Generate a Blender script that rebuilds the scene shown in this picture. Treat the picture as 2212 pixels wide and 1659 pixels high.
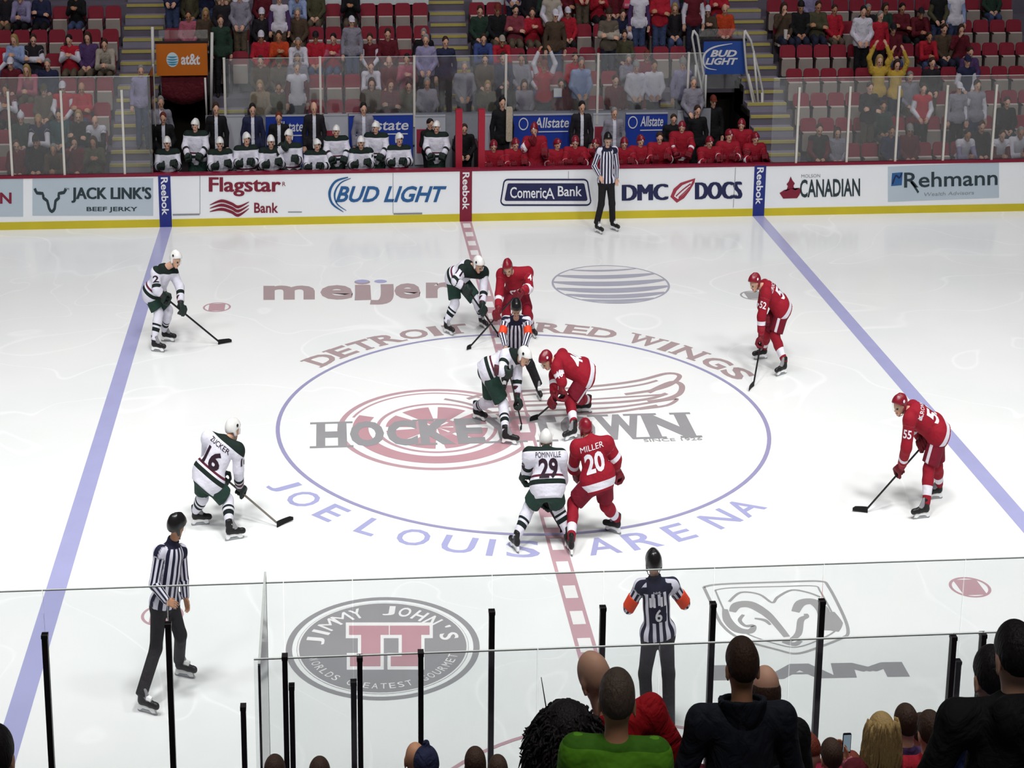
import bpy, bmesh, math, random
import numpy as np
from mathutils import Vector
from mathutils.bvhtree import BVHTree
for _o in list(bpy.data.objects):
    bpy.data.objects.remove(_o)
SC = bpy.context.scene
COL = SC.collection
rng = random.Random(7)
# The photograph is a 16:9 picture squeezed into 4:3, so people and things in it look three quarters as wide as
# they are.  Everything is built in rink metres and SQ narrows it on plan, once, for the whole place.
SQ = 0.75
# ------------------------------------------------------------------ camera, world, light, exposure
CX, CYN, CZ = -3.56785, -29.81399, 12.96585
PITCH, YAW, ROLL, FPX = 0.22357, 0.07278, 0.00249, 3690.7
PPX, PPY = 1106 - 136.3126, 829.5 - 609.643
cp, sp, cy_, sy_ = math.cos(PITCH), math.sin(PITCH), math.cos(YAW), math.sin(YAW)
FW = np.array([sy_ * cp, cy_ * cp, -sp]); RT0 = np.array([cy_, -sy_, 0.0]); UP0 = np.cross(RT0, FW)
RT = math.cos(ROLL) * RT0 + math.sin(ROLL) * UP0
UP = -math.sin(ROLL) * RT0 + math.cos(ROLL) * UP0
CF = np.array([CX, CYN, CZ])
cam_d = bpy.data.cameras.new('camera')
cam = bpy.data.objects.new('camera', cam_d); COL.objects.link(cam)
from mathutils import Matrix
_m = Matrix(((RT[0], UP[0], -FW[0], CX * SQ), (RT[1], UP[1], -FW[1], CYN * SQ), (RT[2], UP[2], -FW[2], CZ * SQ), (0, 0, 0, 1)))
cam.matrix_world = _m
cam_d.sensor_fit = 'HORIZONTAL'; cam_d.sensor_width = 36
cam_d.lens = FPX / 2212 * 36
cam_d.shift_x = 136.3126 / 2212; cam_d.shift_y = -609.643 / 2212
cam_d.clip_end = 400; cam_d.clip_start = 0.1
SC.camera = cam
SC.view_settings.view_transform = 'Standard'; SC.view_settings.look = 'None'
SC.view_settings.gamma = 1; SC.view_settings.use_curve_mapping = False
SC.view_settings.exposure = 0.0
W = bpy.data.worlds.new('arena_air'); SC.world = W; W.use_nodes = True
W.node_tree.nodes['Background'].inputs[0].default_value = (0.85, 0.9, 1.0, 1)
W.node_tree.nodes['Background'].inputs[1].default_value = 0.035
def lamp(x, y, z, e, size, spread, col=(1, 1, 1), tilt=(0, 0)):
    d = bpy.data.lights.new('arena_and_fill_lamp', 'AREA'); d.energy = e; d.size = size; d.shape = 'DISK'
    d.spread = math.radians(spread); d.color = col
    o = bpy.data.objects.new('arena_and_fill_lamp', d); COL.objects.link(o); o.location = (x, y, z)
    o.rotation_euler = (math.radians(tilt[0]), math.radians(tilt[1]), 0)
for _x in (-14, -7, 0, 7, 14):
    for _y, _e in ((-10.5, 418), (2.0, 82)):
        lamp(_x, _y, 21, _e, 2.4, 80 if _y < 0 else 70, (0.99, 1.0, 0.985), (13 if _y < 0 else 0, 0))
for _x in (-9, 0, 9): lamp(_x, 6, 20, 170, 5, 100, (1, 0.93, 0.97), (24, 0))  # fill lamps, added to brighten the far stand
for _x in (-10, 0, 10): lamp(_x, -17, 21, 190, 3, 56, (0.99, 1.0, 1.0), (46, 0))  # added row, brightens the far boards and benches from the front
lamp(-1, -20.5, 17, 105, 4, 80, (1, 0.93, 0.88), (6, 0))  # added lamp, lifts the backs of the near spectators

# ------------------------------------------------------------------ pixel helpers (rink metres)
def pray(px, py):
    return FW * FPX + RT * (px - PPX) - UP * (py - PPY)
def onz(px, py, z=0.0):
    d = pray(px, py); t = (z / SQ - CF[2]) / d[2]; q = CF + t * d
    return np.array([q[0], q[1], z])
def ony(px, py, Y):
    d = pray(px, py); t = (Y - CF[1]) / d[1]; q = CF + t * d
    return np.array([q[0], Y, q[2] * SQ])
def proj(p):
    d = np.array([p[0], p[1], p[2] / SQ]) - CF; z = d @ FW
    return PPX + FPX * (d @ RT) / z, PPY - FPX * (d @ UP) / z
def xat(px, Y, z):
    lo, hi = -25., 25.
    for _ in range(40):
        m = (lo + hi) / 2
        if proj((m, Y, z))[0] < px: lo = m
        else: hi = m
    return lo
def unit(v):
    v = np.asarray(v, float); return v / (np.linalg.norm(v) + 1e-9)
A = lambda *v: np.array(v, float)
ZU = A(0, 0, 1)

# ------------------------------------------------------------------ materials
def lin(c):
    if isinstance(c, str):
        c = [int(c[i:i + 2], 16) / 255 for i in (0, 2, 4)]
    return tuple((x / 12.92 if x <= 0.04045 else ((x + 0.055) / 1.055) ** 2.4) for x in c)
MATS = {}
def nd(nt, t, **kw):
    n = nt.nodes.new(t)
    for k, v in kw.items(): setattr(n, k, v)
    return n
def M(name, col, rough=0.75, metal=0.0, spec=0.3, var=0.10, scale=18.0):
    if name in MATS: return MATS[name]
    m = bpy.data.materials.new(name); m.use_nodes = True; nt = m.node_tree
    b = nt.nodes['Principled BSDF']; b.inputs['Roughness'].default_value = rough
    b.inputs['Metallic'].default_value = metal; b.inputs['Specular IOR Level'].default_value = spec
    c = lin(col)
    if var:
        tc = nd(nt, 'ShaderNodeTexCoord'); nz = nd(nt, 'ShaderNodeTexNoise'); nz.inputs['Scale'].default_value = scale
        nt.links.new(tc.outputs['Object'], nz.inputs['Vector'])
        mx = nd(nt, 'ShaderNodeMix', data_type='RGBA')
        mx.inputs[6].default_value = tuple(x * (1 - var) for x in c) + (1,)
        mx.inputs[7].default_value = tuple(min(1, x * (1 + var)) for x in c) + (1,)
        nt.links.new(nz.outputs['Fac'], mx.inputs[0]); nt.links.new(mx.outputs[2], b.inputs['Base Color'])
    else:
        b.inputs['Base Color'].default_value = c + (1,)
    if name.split('_')[0] in ('cloth', 'hair', 'referee', 'jeans', 'trousers', 'hockey', 'suit', 'drape'):
        hair = name.startswith('hair'); t2 = nd(nt, 'ShaderNodeTexCoord'); mp = nd(nt, 'ShaderNodeMapping'); mp.inputs['Scale'].default_value = (1, 1, 0.25) if hair else (1, 1, 0.8)
        n2 = nd(nt, 'ShaderNodeTexNoise'); n2.inputs['Scale'].default_value = 110 if hair else 9; n2.inputs['Detail'].default_value = 3; n2.inputs['Distortion'].default_value = 0.4 if hair else 1.2
        bp = nd(nt, 'ShaderNodeBump'); bp.inputs['Strength'].default_value = 0.7 if hair else 0.6; bp.inputs['Distance'].default_value = 0.012 if hair else 0.06
        nt.links.new(t2.outputs['Object'], mp.inputs['Vector']); nt.links.new(mp.outputs[0], n2.inputs['Vector']); nt.links.new(n2.outputs['Fac'], bp.inputs['Height']); nt.links.new(bp.outputs[0], b.inputs['Normal'])
    m.diffuse_color = c + (1,)
    MATS[name] = m; return m
def pattern(name, base, bands, yoke=None, span=8.0, rough=0.8):
    """cloth: colour bands along the attribute pa, one extra colour where pb > 0"""
    if name in MATS: return MATS[name]
    m = bpy.data.materials.new(name); m.use_nodes = True; nt = m.node_tree
    b = nt.nodes['Principled BSDF']; b.inputs['Roughness'].default_value = rough; b.inputs['Specular IOR Level'].default_value = 0.25
    at = nd(nt, 'ShaderNodeAttribute', attribute_name='pa')
    dv = nd(nt, 'ShaderNodeMath', operation='DIVIDE'); dv.inputs[1].default_value = span
    rp = nd(nt, 'ShaderNodeValToRGB'); rp.color_ramp.interpolation = 'CONSTANT'
    nt.links.new(at.outputs['Fac'], dv.inputs[0]); nt.links.new(dv.outputs[0], rp.inputs[0])
    stops = [(0.0, base)]
    for lo, hi, c in sorted(bands):
        stops += [(lo / span, c), (hi / span, base)]
    els = rp.color_ramp.elements
    els[0].position = 0; els[0].color = lin(base) + (1,)
    els.remove(els[1])
    for p, c in stops[1:]:
        e = els.new(min(1, max(0, p))); e.color = lin(c) + (1,)
    out = rp.outputs[0]
    if yoke:
        a2 = nd(nt, 'ShaderNodeAttribute', attribute_name='pb')
        gt = nd(nt, 'ShaderNodeMath', operation='GREATER_THAN'); gt.inputs[1].default_value = 0
        mx = nd(nt, 'ShaderNodeMix', data_type='RGBA'); mx.inputs[7].default_value = lin(yoke) + (1,)
        nt.links.new(a2.outputs['Fac'], gt.inputs[0]); nt.links.new(gt.outputs[0], mx.inputs[0]); nt.links.new(out, mx.inputs[6]); out = mx.outputs[2]
    nz = nd(nt, 'ShaderNodeTexNoise'); nz.inputs['Scale'].default_value = 14; tc = nd(nt, 'ShaderNodeTexCoord')
    nt.links.new(tc.outputs['Object'], nz.inputs['Vector'])
    bp = nd(nt, 'ShaderNodeBump'); bp.inputs['Strength'].default_value = 0.35; bp.inputs['Distance'].default_value = 0.05
    nt.links.new(nz.outputs['Fac'], bp.inputs['Height']); nt.links.new(bp.outputs[0], b.inputs['Normal'])
    nt.links.new(out, b.inputs['Base Color']); MATS[name] = m; return m
def stripes(name, dark, light, period, yoke=None):
    """referee shirt: stripes across the attribute pa; plain dark where pb > 0"""
    m = bpy.data.materials.new(name); m.use_nodes = True; nt = m.node_tree
    b = nt.nodes['Principled BSDF']; b.inputs['Roughness'].default_value = 0.8; b.inputs['Specular IOR Level'].default_value = 0.25
    at = nd(nt, 'ShaderNodeAttribute', attribute_name='pa')
    dv = nd(nt, 'ShaderNodeMath', operation='DIVIDE'); dv.inputs[1].default_value = period
    fr = nd(nt, 'ShaderNodeMath', operation='FRACT'); gt = nd(nt, 'ShaderNodeMath', operation='GREATER_THAN'); gt.inputs[1].default_value = 0.5
    mx = nd(nt, 'ShaderNodeMix', data_type='RGBA'); mx.inputs[6].default_value = lin(light) + (1,); mx.inputs[7].default_value = lin(dark) + (1,)
    L = nt.links.new
    L(at.outputs['Fac'], dv.inputs[0]); L(dv.outputs[0], fr.inputs[0]); L(fr.outputs[0], gt.inputs[0]); L(gt.outputs[0], mx.inputs[0])
    a2 = nd(nt, 'ShaderNodeAttribute', attribute_name='pb'); g2 = nd(nt, 'ShaderNodeMath', operation='GREATER_THAN'); g2.inputs[1].default_value = 0
    m2 = nd(nt, 'ShaderNodeMix', data_type='RGBA'); m2.inputs[7].default_value = lin(dark) + (1,)
    L(a2.outputs['Fac'], g2.inputs[0]); L(g2.outputs[0], m2.inputs[0]); L(mx.outputs[2], m2.inputs[6]); L(m2.outputs[2], b.inputs['Base Color'])
    MATS[name] = m; return m
def glass_mat(name, tint=(1, 1, 1), ior=1.5, milky=0.03):
    m = bpy.data.materials.new(name); m.use_nodes = True; nt = m.node_tree
    for n in list(nt.nodes):
        if n.type == 'BSDF_PRINCIPLED': nt.nodes.remove(n)
    out = [n for n in nt.nodes if n.type == 'OUTPUT_MATERIAL'][0]
    tr = nd(nt, 'ShaderNodeBsdfTransparent'); tr.inputs[0].default_value = tint + (1,)
    gl = nd(nt, 'ShaderNodeBsdfGlossy'); gl.inputs['Roughness'].default_value = 0.06
    df = nd(nt, 'ShaderNodeBsdfDiffuse'); df.inputs[0].default_value = (0.75, 0.75, 0.78, 1)
    fr = nd(nt, 'ShaderNodeFresnel'); fr.inputs[0].default_value = ior
    m0 = nd(nt, 'ShaderNodeMixShader'); m0.inputs[0].default_value = milky  # small share of pale diffuse mixed into the clear glass
    m1 = nd(nt, 'ShaderNodeMixShader'); L = nt.links.new
    L(tr.outputs[0], m0.inputs[1]); L(df.outputs[0], m0.inputs[2])
    L(fr.outputs[0], m1.inputs[0]); L(m0.outputs[0], m1.inputs[1]); L(gl.outputs[0], m1.inputs[2]); L(m1.outputs[0], out.inputs[0])
    MATS[name] = m; return m

# ------------------------------------------------------------------ object helpers
ORG = {}
def raw_mesh(name, V, F, mats, mi=None, smooth=False, attrs=None, org=(0, 0, 0)):
    V = (np.asarray(V, float) - np.asarray(org, float)) * A(SQ, SQ, 1)
    me = bpy.data.meshes.new(name)
    me.from_pydata(V.tolist(), [], [list(map(int, f)) for f in F] if not isinstance(F, np.ndarray) else F.tolist())
    for m in (mats if isinstance(mats, (list, tuple)) else [mats]): me.materials.append(m)
    if mi is not None: me.polygons.foreach_set('material_index', np.asarray(mi, dtype=np.int32))
    if smooth: me.polygons.foreach_set('use_smooth', [True] * len(me.polygons))
    for k, a in (attrs or {}).items():
        at = me.attributes.new(k, 'FLOAT', 'POINT'); at.data.foreach_set('value', np.asarray(a, dtype=np.float32))
    me.update(); return me
def tag(o, label=None, cat=None, group=None, kind=None):
    if label: o['label'] = label
    if cat: o['category'] = cat
    if group: o['group'] = group
    if kind: o['kind'] = kind
    return o
def root(name, org, me=None, label=None, cat=None, group=None, kind=None):
    o = bpy.data.objects.new(name, me); COL.objects.link(o)
    o.location = (org[0] * SQ, org[1] * SQ, org[2]); ORG[o.name] = np.asarray(org, float)
    return tag(o, label, cat, group, kind)
def child(name, par, me, label=None):
    o = bpy.data.objects.new(name, me); COL.objects.link(o); o.parent = par
    ORG[o.name] = ORG.get(par.name, A(0, 0, 0))
    if label: o['label'] = label
    return o
class MB:
    """collects shapes in rink metres, builds ONE mesh"""
    def __init__(s): s.V = []; s.F = []; s.I = []; s.starts = []
    def add(s, V, F, mi=0):
        n = len(s.V); s.starts.append(n); s.V += [tuple(map(float, v)) for v in V]; s.F += [[n + i for i in f] for f in F]; s.I += [mi] * len(F); return s
    def box(s, x0, x1, y0, y1, z0, z1, mi=0):
        V = [(x, y, z) for z in (z0, z1) for y in (y0, y1) for x in (x0, x1)]
        return s.add(V, [(0, 2, 3, 1), (4, 5, 7, 6), (0, 1, 5, 4), (2, 6, 7, 3), (0, 4, 6, 2), (1, 3, 7, 5)], mi)
    def tube(s, P, r, n=8, mi=0, cap=True):
        P = [np.asarray(p, float) for p in P]; R = r if isinstance(r, (list, tuple)) else [r] * len(P)
        base = len(s.V); ref = None
        for i, p in enumerate(P):
            t = unit(P[min(i + 1, len(P) - 1)] - P[max(i - 1, 0)])
            if ref is None: ref = unit(np.cross(t, ZU if abs(t[2]) < 0.9 else A(1, 0, 0)))
            u = unit(ref - t * (ref @ t)); v = np.cross(t, u); ref = u
            for k in range(n):
                a = 2 * math.pi * k / n; s.V.append(tuple(p + R[i] * (math.cos(a) * u + math.sin(a) * v)))
        for i in range(len(P) - 1):
            for k in range(n):
                a = base + i * n + k; b = base + i * n + (k + 1) % n
                s.F.append([a, b, b + n, a + n]); s.I.append(mi)
        if cap:
            s.F.append([base + k for k in range(n)][::-1]); s.I.append(mi)
            e = base + (len(P) - 1) * n; s.F.append([e + k for k in range(n)]); s.I.append(mi)
        return s
    def prism(s, poly, f0, f1, mi=0):
        """poly: list of (u,v); f0,f1 map (u,v) to the two faces"""
        n = len(poly); V = [f0(u, v) for u, v in poly] + [f1(u, v) for u, v in poly]
        F = [list(range(n))[::-1], list(range(n, 2 * n))] + [[i, (i + 1) % n, n + (i + 1) % n, n + i] for i in range(n)]
        return s.add(V, F, mi)
    def mesh(s, name, mats, org=(0, 0, 0), smooth=False):
        return raw_mesh(name, s.V, s.F, mats, s.I, smooth, org=org)
    def root(s, name, mats, org, label=None, cat=None, group=None, kind=None, smooth=False):
        return root(name, org, s.mesh(name, mats, org, smooth), label, cat, group, kind)
    def child(s, name, mats, par, label=None, smooth=False):
        return child(name, par, s.mesh(name, mats, ORG[par.name], smooth), label)
def rrect(x0, x1, y0, y1, r, n=4):
    P = []
    for cx, cy, a0 in ((x1 - r, y1 - r, 0), (x0 + r, y1 - r, 90), (x0 + r, y0 + r, 180), (x1 - r, y0 + r, 270)):
        for i in range(n + 1):
            a = math.radians(a0 + 90 * i / n); P.append((cx + r * math.cos(a), cy + r * math.sin(a)))
    return P
def copy_tree(o, par=None, loc=None):
    c = o.copy(); COL.objects.link(c)
    if par is not None: c.parent = par
    if loc is not None: c.location = (loc[0] * SQ, loc[1] * SQ, loc[2])
    for ch in list(o.children): copy_tree(ch, c)
    return c

# ------------------------------------------------------------------ lettering (built-in font turned into mesh)
TXT = {}
def text2d(s, bold=0.0, shear=0.0, space=1.0):
    if 'M' in s: bold = 0.0
    key = (s, bold, shear, space)
    if key in TXT: return TXT[key]
    cu = bpy.data.curves.new('lettering', 'FONT'); cu.body = s; cu.offset = bold; cu.shear = shear; cu.space_character = space
    cu.resolution_u = 3; cu.fill_mode = 'FRONT'
    ob = bpy.data.objects.new('lettering', cu); COL.objects.link(ob)
    dg = bpy.context.evaluated_depsgraph_get()
    me = bpy.data.meshes.new_from_object(ob.evaluated_get(dg))
    V = np.array([v.co[:2] for v in me.vertices]).reshape(-1, 2); F = [list(p.vertices) for p in me.polygons]
    if len(F):
        N = sum((V[f[1]][0] - V[f[0]][0]) * (V[f[2]][1] - V[f[0]][1]) - (V[f[1]][1] - V[f[0]][1]) * (V[f[2]][0] - V[f[0]][0]) for f in F[:20])
        if N < 0: F = [f[::-1] for f in F]
    bpy.data.objects.remove(ob); bpy.data.curves.remove(cu); bpy.data.meshes.remove(me)
    TXT[key] = (V, F); return TXT[key]
def norm01(V):
    lo, hi = V.min(0), V.max(0); return (V - lo) / (hi - lo)
def text_quad(mb, s, q, mi=0, bold=0.0, shear=0.0, space=1.0, off=(0, 0, 0), dup=0.0, lift=(0, 0, 0)):
    """lettering filling the quad q = [bottom left, bottom right, top right, top left] of points"""
    V, F = text2d(s, bold, shear, space); N = norm01(V); q = [np.asarray(p, float) + np.asarray(off) for p in q]
    W_ = [(1 - u) * (1 - v) * q[0] + u * (1 - v) * q[1] + u * v * q[2] + (1 - u) * v * q[3] for u, v in N]
    if dup:
        e = (q[1] - q[0]) / np.linalg.norm(q[1] - q[0]) * dup; W2 = [w + e + np.asarray(lift) for w in W_]; W3 = [w - e - np.asarray(lift) for w in W_]
        mb.add(W2, F, mi); mb.add(W3, F, mi)
    return mb.add(W_, F, mi)
def ribbon(mb, P, w, mi=0, up=ZU, closed=False):
    P = [np.asarray(p, float) for p in P]; n = len(P); V = []; Wd = w if isinstance(w, (list, tuple)) else [w] * n
    for i in range(n):
        a = P[(i - 1) % n] if closed or i > 0 else P[0]; b = P[(i + 1) % n] if closed or i < n - 1 else P[-1]
        t = unit(b - a); s_ = np.cross(up, t); V += [P[i] + s_ * Wd[i] / 2, P[i] - s_ * Wd[i] / 2]
    F = [[2 * i, 2 * i + 1, 2 * ((i + 1) % n) + 1, 2 * ((i + 1) % n)] for i in range(n if closed else n - 1)]
    return mb.add(V, F, mi)
def smooth_line(P, n=6):
    P = [np.asarray(p, float) for p in P]; out = []
    for i in range(len(P) - 1):
        p0 = P[max(i - 1, 0)]; p1 = P[i]; p2 = P[i + 1]; p3 = P[min(i + 2, len(P) - 1)]
        for k in range(n):
            t = k / n
            out.append(0.5 * (2 * p1 + (p2 - p0) * t + (2 * p0 - 5 * p1 + 4 * p2 - p3) * t * t + (3 * p1 - p0 - 3 * p2 + p3) * t ** 3))
    return out + [P[-1]]
ORD = 'zeroth first second third fourth fifth sixth seventh eighth ninth tenth eleventh twelfth thirteenth fourteenth fifteenth sixteenth'.split()
# ------------------------------------------------------------------ bodies: smooth union of tapered capsules -> one continuous surface
class Pr:
    """tapered capsule a-b; fl = list of (direction, factor > 1 thins that way); cut = list of (point, normal) half spaces; sub carves"""
    def __init__(s, a, b, ra, rb=None, tag=0, fl=(), cut=(), k=None, sub=False):
        s.a = np.asarray(a, float); s.b = np.asarray(b, float); s.ra = ra; s.rb = ra if rb is None else rb
        s.tag = tag; s.fl = [(unit(n), f) for n, f in fl]; s.cut = [(np.asarray(p, float), unit(n)) for p, n in cut]; s.k = k; s.sub = sub
    def dist(s, p, cuts=True):
        ab = s.b - s.a; L2 = ab @ ab
        v = p - s.a
        t = np.clip(v @ ab / L2, 0, 1) if L2 > 1e-10 else np.zeros(p.shape[:-1])
        v = v - t[..., None] * ab
        sc = 1.0
        for n, f in s.fl:
            c = v @ n; v = v + (c * (f - 1))[..., None] * n; sc = max(sc, f)
        d = (np.sqrt((v * v).sum(-1)) - (s.ra + (s.rb - s.ra) * t))
        if sc > 1: d = d / (0.5 + 0.5 * sc)
        if cuts:
            for q, n in s.cut: d = np.maximum(d, (p - q) @ n)
        return d, t
def sdf_mesh(prims, h=0.02, k=0.03):
    R = max(max(p.ra, p.rb) for p in prims)
    lo = np.min([np.minimum(p.a, p.b) - max(p.ra, p.rb) for p in prims if not p.sub], 0) - 3 * h - k
    hi = np.max([np.maximum(p.a, p.b) + max(p.ra, p.rb) for p in prims if not p.sub], 0) + 3 * h + k
    n = np.ceil((hi - lo) / h).astype(int) + 1
    Fd = np.full(n, 1.0)
    ax = [lo[i] + h * np.arange(n[i]) for i in range(3)]
    for p in prims:
        kk = k if p.k is None else p.k
        r = max(p.ra, p.rb); pad = kk + 3 * h
        i0 = np.clip(np.floor((np.minimum(p.a, p.b) - r - pad - lo) / h).astype(int), 0, n); i1 = np.clip(np.ceil((np.maximum(p.a, p.b) + r + pad - lo) / h).astype(int) + 1, 0, n)
        if (i1 <= i0).any(): continue
        sl = tuple(slice(i0[i], i1[i]) for i in range(3))
        G = np.stack(np.meshgrid(*[ax[i][sl[i]] for i in range(3)], indexing='ij'), -1)
        d, _ = p.dist(G); S = Fd[sl]
        if p.sub:
            Fd[sl] = np.maximum(S, -d)
        else:
            if kk > 0:
                hh = np.clip(0.5 + 0.5 * (S - d) / kk, 0, 1); Fd[sl] = S * (1 - hh) + d * hh - kk * hh * (1 - hh)
            else: Fd[sl] = np.minimum(S, d)
    V, Q = surfnets(Fd); V = lo + V * h
    return V, Q
CRN = [(0, 0, 0), (1, 0, 0), (0, 1, 0), (1, 1, 0), (0, 0, 1), (1, 0, 1), (0, 1, 1), (1, 1, 1)]
EDG = [(0, 1), (2, 3), (4, 5), (6, 7), (0, 2), (1, 3), (4, 6), (5, 7), (0, 4), (1, 5), (2, 6), (3, 7)]
def surfnets(Fd):
    nx, ny, nz = Fd.shape; S = Fd < 0
    cnt = sum(S[i:nx - 1 + i, j:ny - 1 + j, l:nz - 1 + l].astype(np.int8) for i, j, l in CRN)
    m = (cnt > 0) & (cnt < 8); cells = np.argwhere(m)
    idx = np.full(m.shape, -1); idx[m] = np.arange(len(cells))
    val = np.stack([Fd[cells[:, 0] + i, cells[:, 1] + j, cells[:, 2] + l] for i, j, l in CRN], 1)
    acc = np.zeros((len(cells), 3)); c = np.zeros(len(cells)); cr = np.array(CRN, float)
    for a, b in EDG:
        va, vb = val[:, a], val[:, b]; x = (va < 0) != (vb < 0)
        t = np.where(x, va / np.where(x, va - vb, 1), 0)
        acc += np.where(x[:, None], cr[a] + (cr[b] - cr[a]) * t[:, None], 0); c += x
    V = cells + acc / c[:, None]
    Q = []
    for axs in range(3):
        o = [0, 0, 0]; o[axs] = 1
        s0 = S[:nx - o[0], :ny - o[1], :nz - o[2]]; s1 = S[o[0]:, o[1]:, o[2]:]
        e = np.argwhere(s0 != s1); u, v = [(1, 2), (2, 0), (0, 1)][axs]
        e = e[(e[:, u] > 0) & (e[:, v] > 0)]
        ok = (e[:, u] < m.shape[u]) & (e[:, v] < m.shape[v]) & (e[:, axs] < m.shape[axs]); e = e[ok]
        du = np.zeros(3, int); du[u] = 1; dv = np.zeros(3, int); dv[v] = 1
        g = lambda q: idx[q[:, 0], q[:, 1], q[:, 2]]
        q = np.stack([g(e - du - dv), g(e - dv), g(e), g(e - du)], 1)
        fl = S[e[:, 0], e[:, 1], e[:, 2]]
        q[~fl] = q[~fl][:, ::-1]; Q.append(q)
    Q = np.concatenate(Q); return V, Q[(Q >= 0).all(1)]
def nearest(prims, V):
    best = np.full(len(V), 9.0); who = np.zeros(len(V), int); T = np.zeros(len(V))
    for i, p in enumerate(prims):
        if p.sub: continue
        d, t = p.dist(V, cuts=False); b = d < best
        best[b] = d[b]; who[b] = i; T[b] = t[b]
    return who, T
def face_tags(prims, V, Q):
    who, _ = nearest(prims, V[Q].mean(1)); return np.array([prims[i].tag for i in who])

# ------------------------------------------------------------------ hands
def hand_prims():
    P = [Pr((0, 0, 0), (0.02, 0, 0), 0.026, 0.03, fl=[((0, 0, 1), 1.35)])]
    for y, L in ((-0.031, 0.056), (-0.0105, 0.072), (0.0105, 0.078), (0.031, 0.068)):
        P.append(Pr((0.015, y * 0.7, 0), (0.088, y, 0), 0.0155, 0.0125))
        a = A(0.088, y, 0)
        for j, an in enumerate((18, 42, 60)):
            b = a + L * (0.45, 0.32, 0.26)[j] * A(math.cos(math.radians(an)), y * 1.2, -math.sin(math.radians(an)))
            P.append(Pr(a, b, 0.0098 - 0.0008 * j, 0.009 - 0.0008 * j, k=0.004)); a = b
    P += [Pr((0.015, 0.02, -0.004), (0.05, 0.05, -0.016), 0.017, 0.0125), Pr((0.05, 0.05, -0.016), (0.084, 0.058, -0.034), 0.0115, 0.009, k=0.005)]
    return P
HAND = sdf_mesh(hand_prims(), 0.0072, 0.01)
def place_hand(wrist, d, up, right=True, scale=1.0):
    """fingers along d, back of the hand towards up"""
    x = unit(d); z = unit(np.asarray(up) - x * (np.asarray(up) @ x)); y = np.cross(z, x)
    V, Q = HAND; s = 1 if right else -1          # right hand: thumb on the +y side when the back faces up
    W_ = np.asarray(wrist) + scale * (V[:, :1] * x + s * V[:, 1:2] * y + V[:, 2:] * z)
    return W_, (Q if s == 1 else Q[:, ::-1])
def glove_prims():
    P = [Pr((-0.04, 0.012, 0.052), (0.04, 0.012, 0.052), 0.043, tag=0, fl=[((0, 0, 1), 1.15)])]
    for i, x in enumerate((-0.054, -0.018, 0.018, 0.052)):
        a = A(x, 0.05, 0.05)
        for b, r in ((A(x, 0.066, 0.0), 0.0215), (A(x, 0.03, -0.043), 0.020), (A(x, -0.016, -0.046), 0.0185)):
            P.append(Pr(a, b, r, tag=0, k=0.006)); a = b
    P += [Pr((0.05, -0.025, 0.045), (0.06, -0.05, 0.0), 0.024, 0.021, tag=0, k=0.01), Pr((0.06, -0.05, 0.0), (0.036, -0.036, -0.04), 0.021, 0.018, tag=0, k=0.006)]
    P += [Pr((0, 0.0, 0.075), (0, -0.004, 0.135), 0.046, 0.052, tag=0), Pr((0, -0.004, 0.135), (0, -0.004, 0.215), 0.056, 0.072, tag=1, fl=[((0, 1, 0), 1.1)], cut=[((0, 0, 0.215), (0, 0, 1))], k=0.006)]
    return P
_gp = glove_prims(); GLOVE = sdf_mesh(_gp, 0.0095, 0.012); GLOVE_T = face_tags(_gp, *GLOVE)
def place_glove(pos, stick_dir, to_elbow, right=True, sc=1.22):
    z = unit(to_elbow); x = unit(np.asarray(stick_dir) - z * (np.asarray(stick_dir) @ z)); y = np.cross(z, x)
    V, Q = GLOVE; s = 1 if right else -1
    W_ = np.asarray(pos) + sc * (V[:, :1] * x + s * V[:, 1:2] * y + V[:, 2:] * z)
    return W_, (Q if s == 1 else Q[:, ::-1]), GLOVE_T

# ------------------------------------------------------------------ skates / shoes
def skate_parts(G, d, lean=0.0):
    """G blade centre on the ice, d toe direction; returns boot, holder and blade meshes"""
    d = unit(A(d[0], d[1], 0)); s = np.cross(d, ZU)
    f = lambda x, y, z: G + d * x + s * y + ZU * z
    bp = [Pr(f(-0.085, 0, 0.128), f(0.06, 0, 0.112), 0.048, 0.043, 0, fl=[(s, 1.15)]), Pr(f(0.06, 0, 0.112), f(0.145, 0, 0.104), 0.043, 0.038, 0, fl=[(ZU, 1.15)]),
          Pr(f(-0.08, 0, 0.13), f(-0.072, 0, 0.235), 0.05, 0.054, 0, fl=[(s, 1.1)]), Pr(f(0.02, 0, 0.15), f(-0.03, 0, 0.24), 0.038, 0.036, 2, fl=[(s, 1.3)]),
          Pr(f(-0.115, 0, 0.2), f(-0.12, 0, 0.26), 0.02, 0.018, 0, fl=[(s, 0.7)])]
    bp += [Pr(f(0.13, 0, 0.105), f(0.158, 0, 0.1), 0.037, 0.034, 1)]
    b = sdf_mesh(bp, 0.0125, 0.02) + (face_tags(bp, *sdf_mesh(bp, 0.0125, 0.02)),)
    hold = MB(); bl = MB()
    prof = [(-0.125, 0.085), (-0.135, 0.03), (-0.1, 0.022), (-0.06, 0.05), (0.04, 0.05), (0.09, 0.022), (0.14, 0.03), (0.12, 0.08)]
    hold.prism(prof, lambda u, v: f(u, -0.02, v), lambda u, v: f(u, 0.02, v))
    bl.prism([(-0.145, 0.032), (-0.15, 0.012), (-0.13, 0.0), (0.12, 0.0), (0.15, 0.014), (0.145, 0.034)], lambda u, v: f(u, -0.004, v), lambda u, v: f(u, 0.004, v))
    return b, hold, bl
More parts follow.
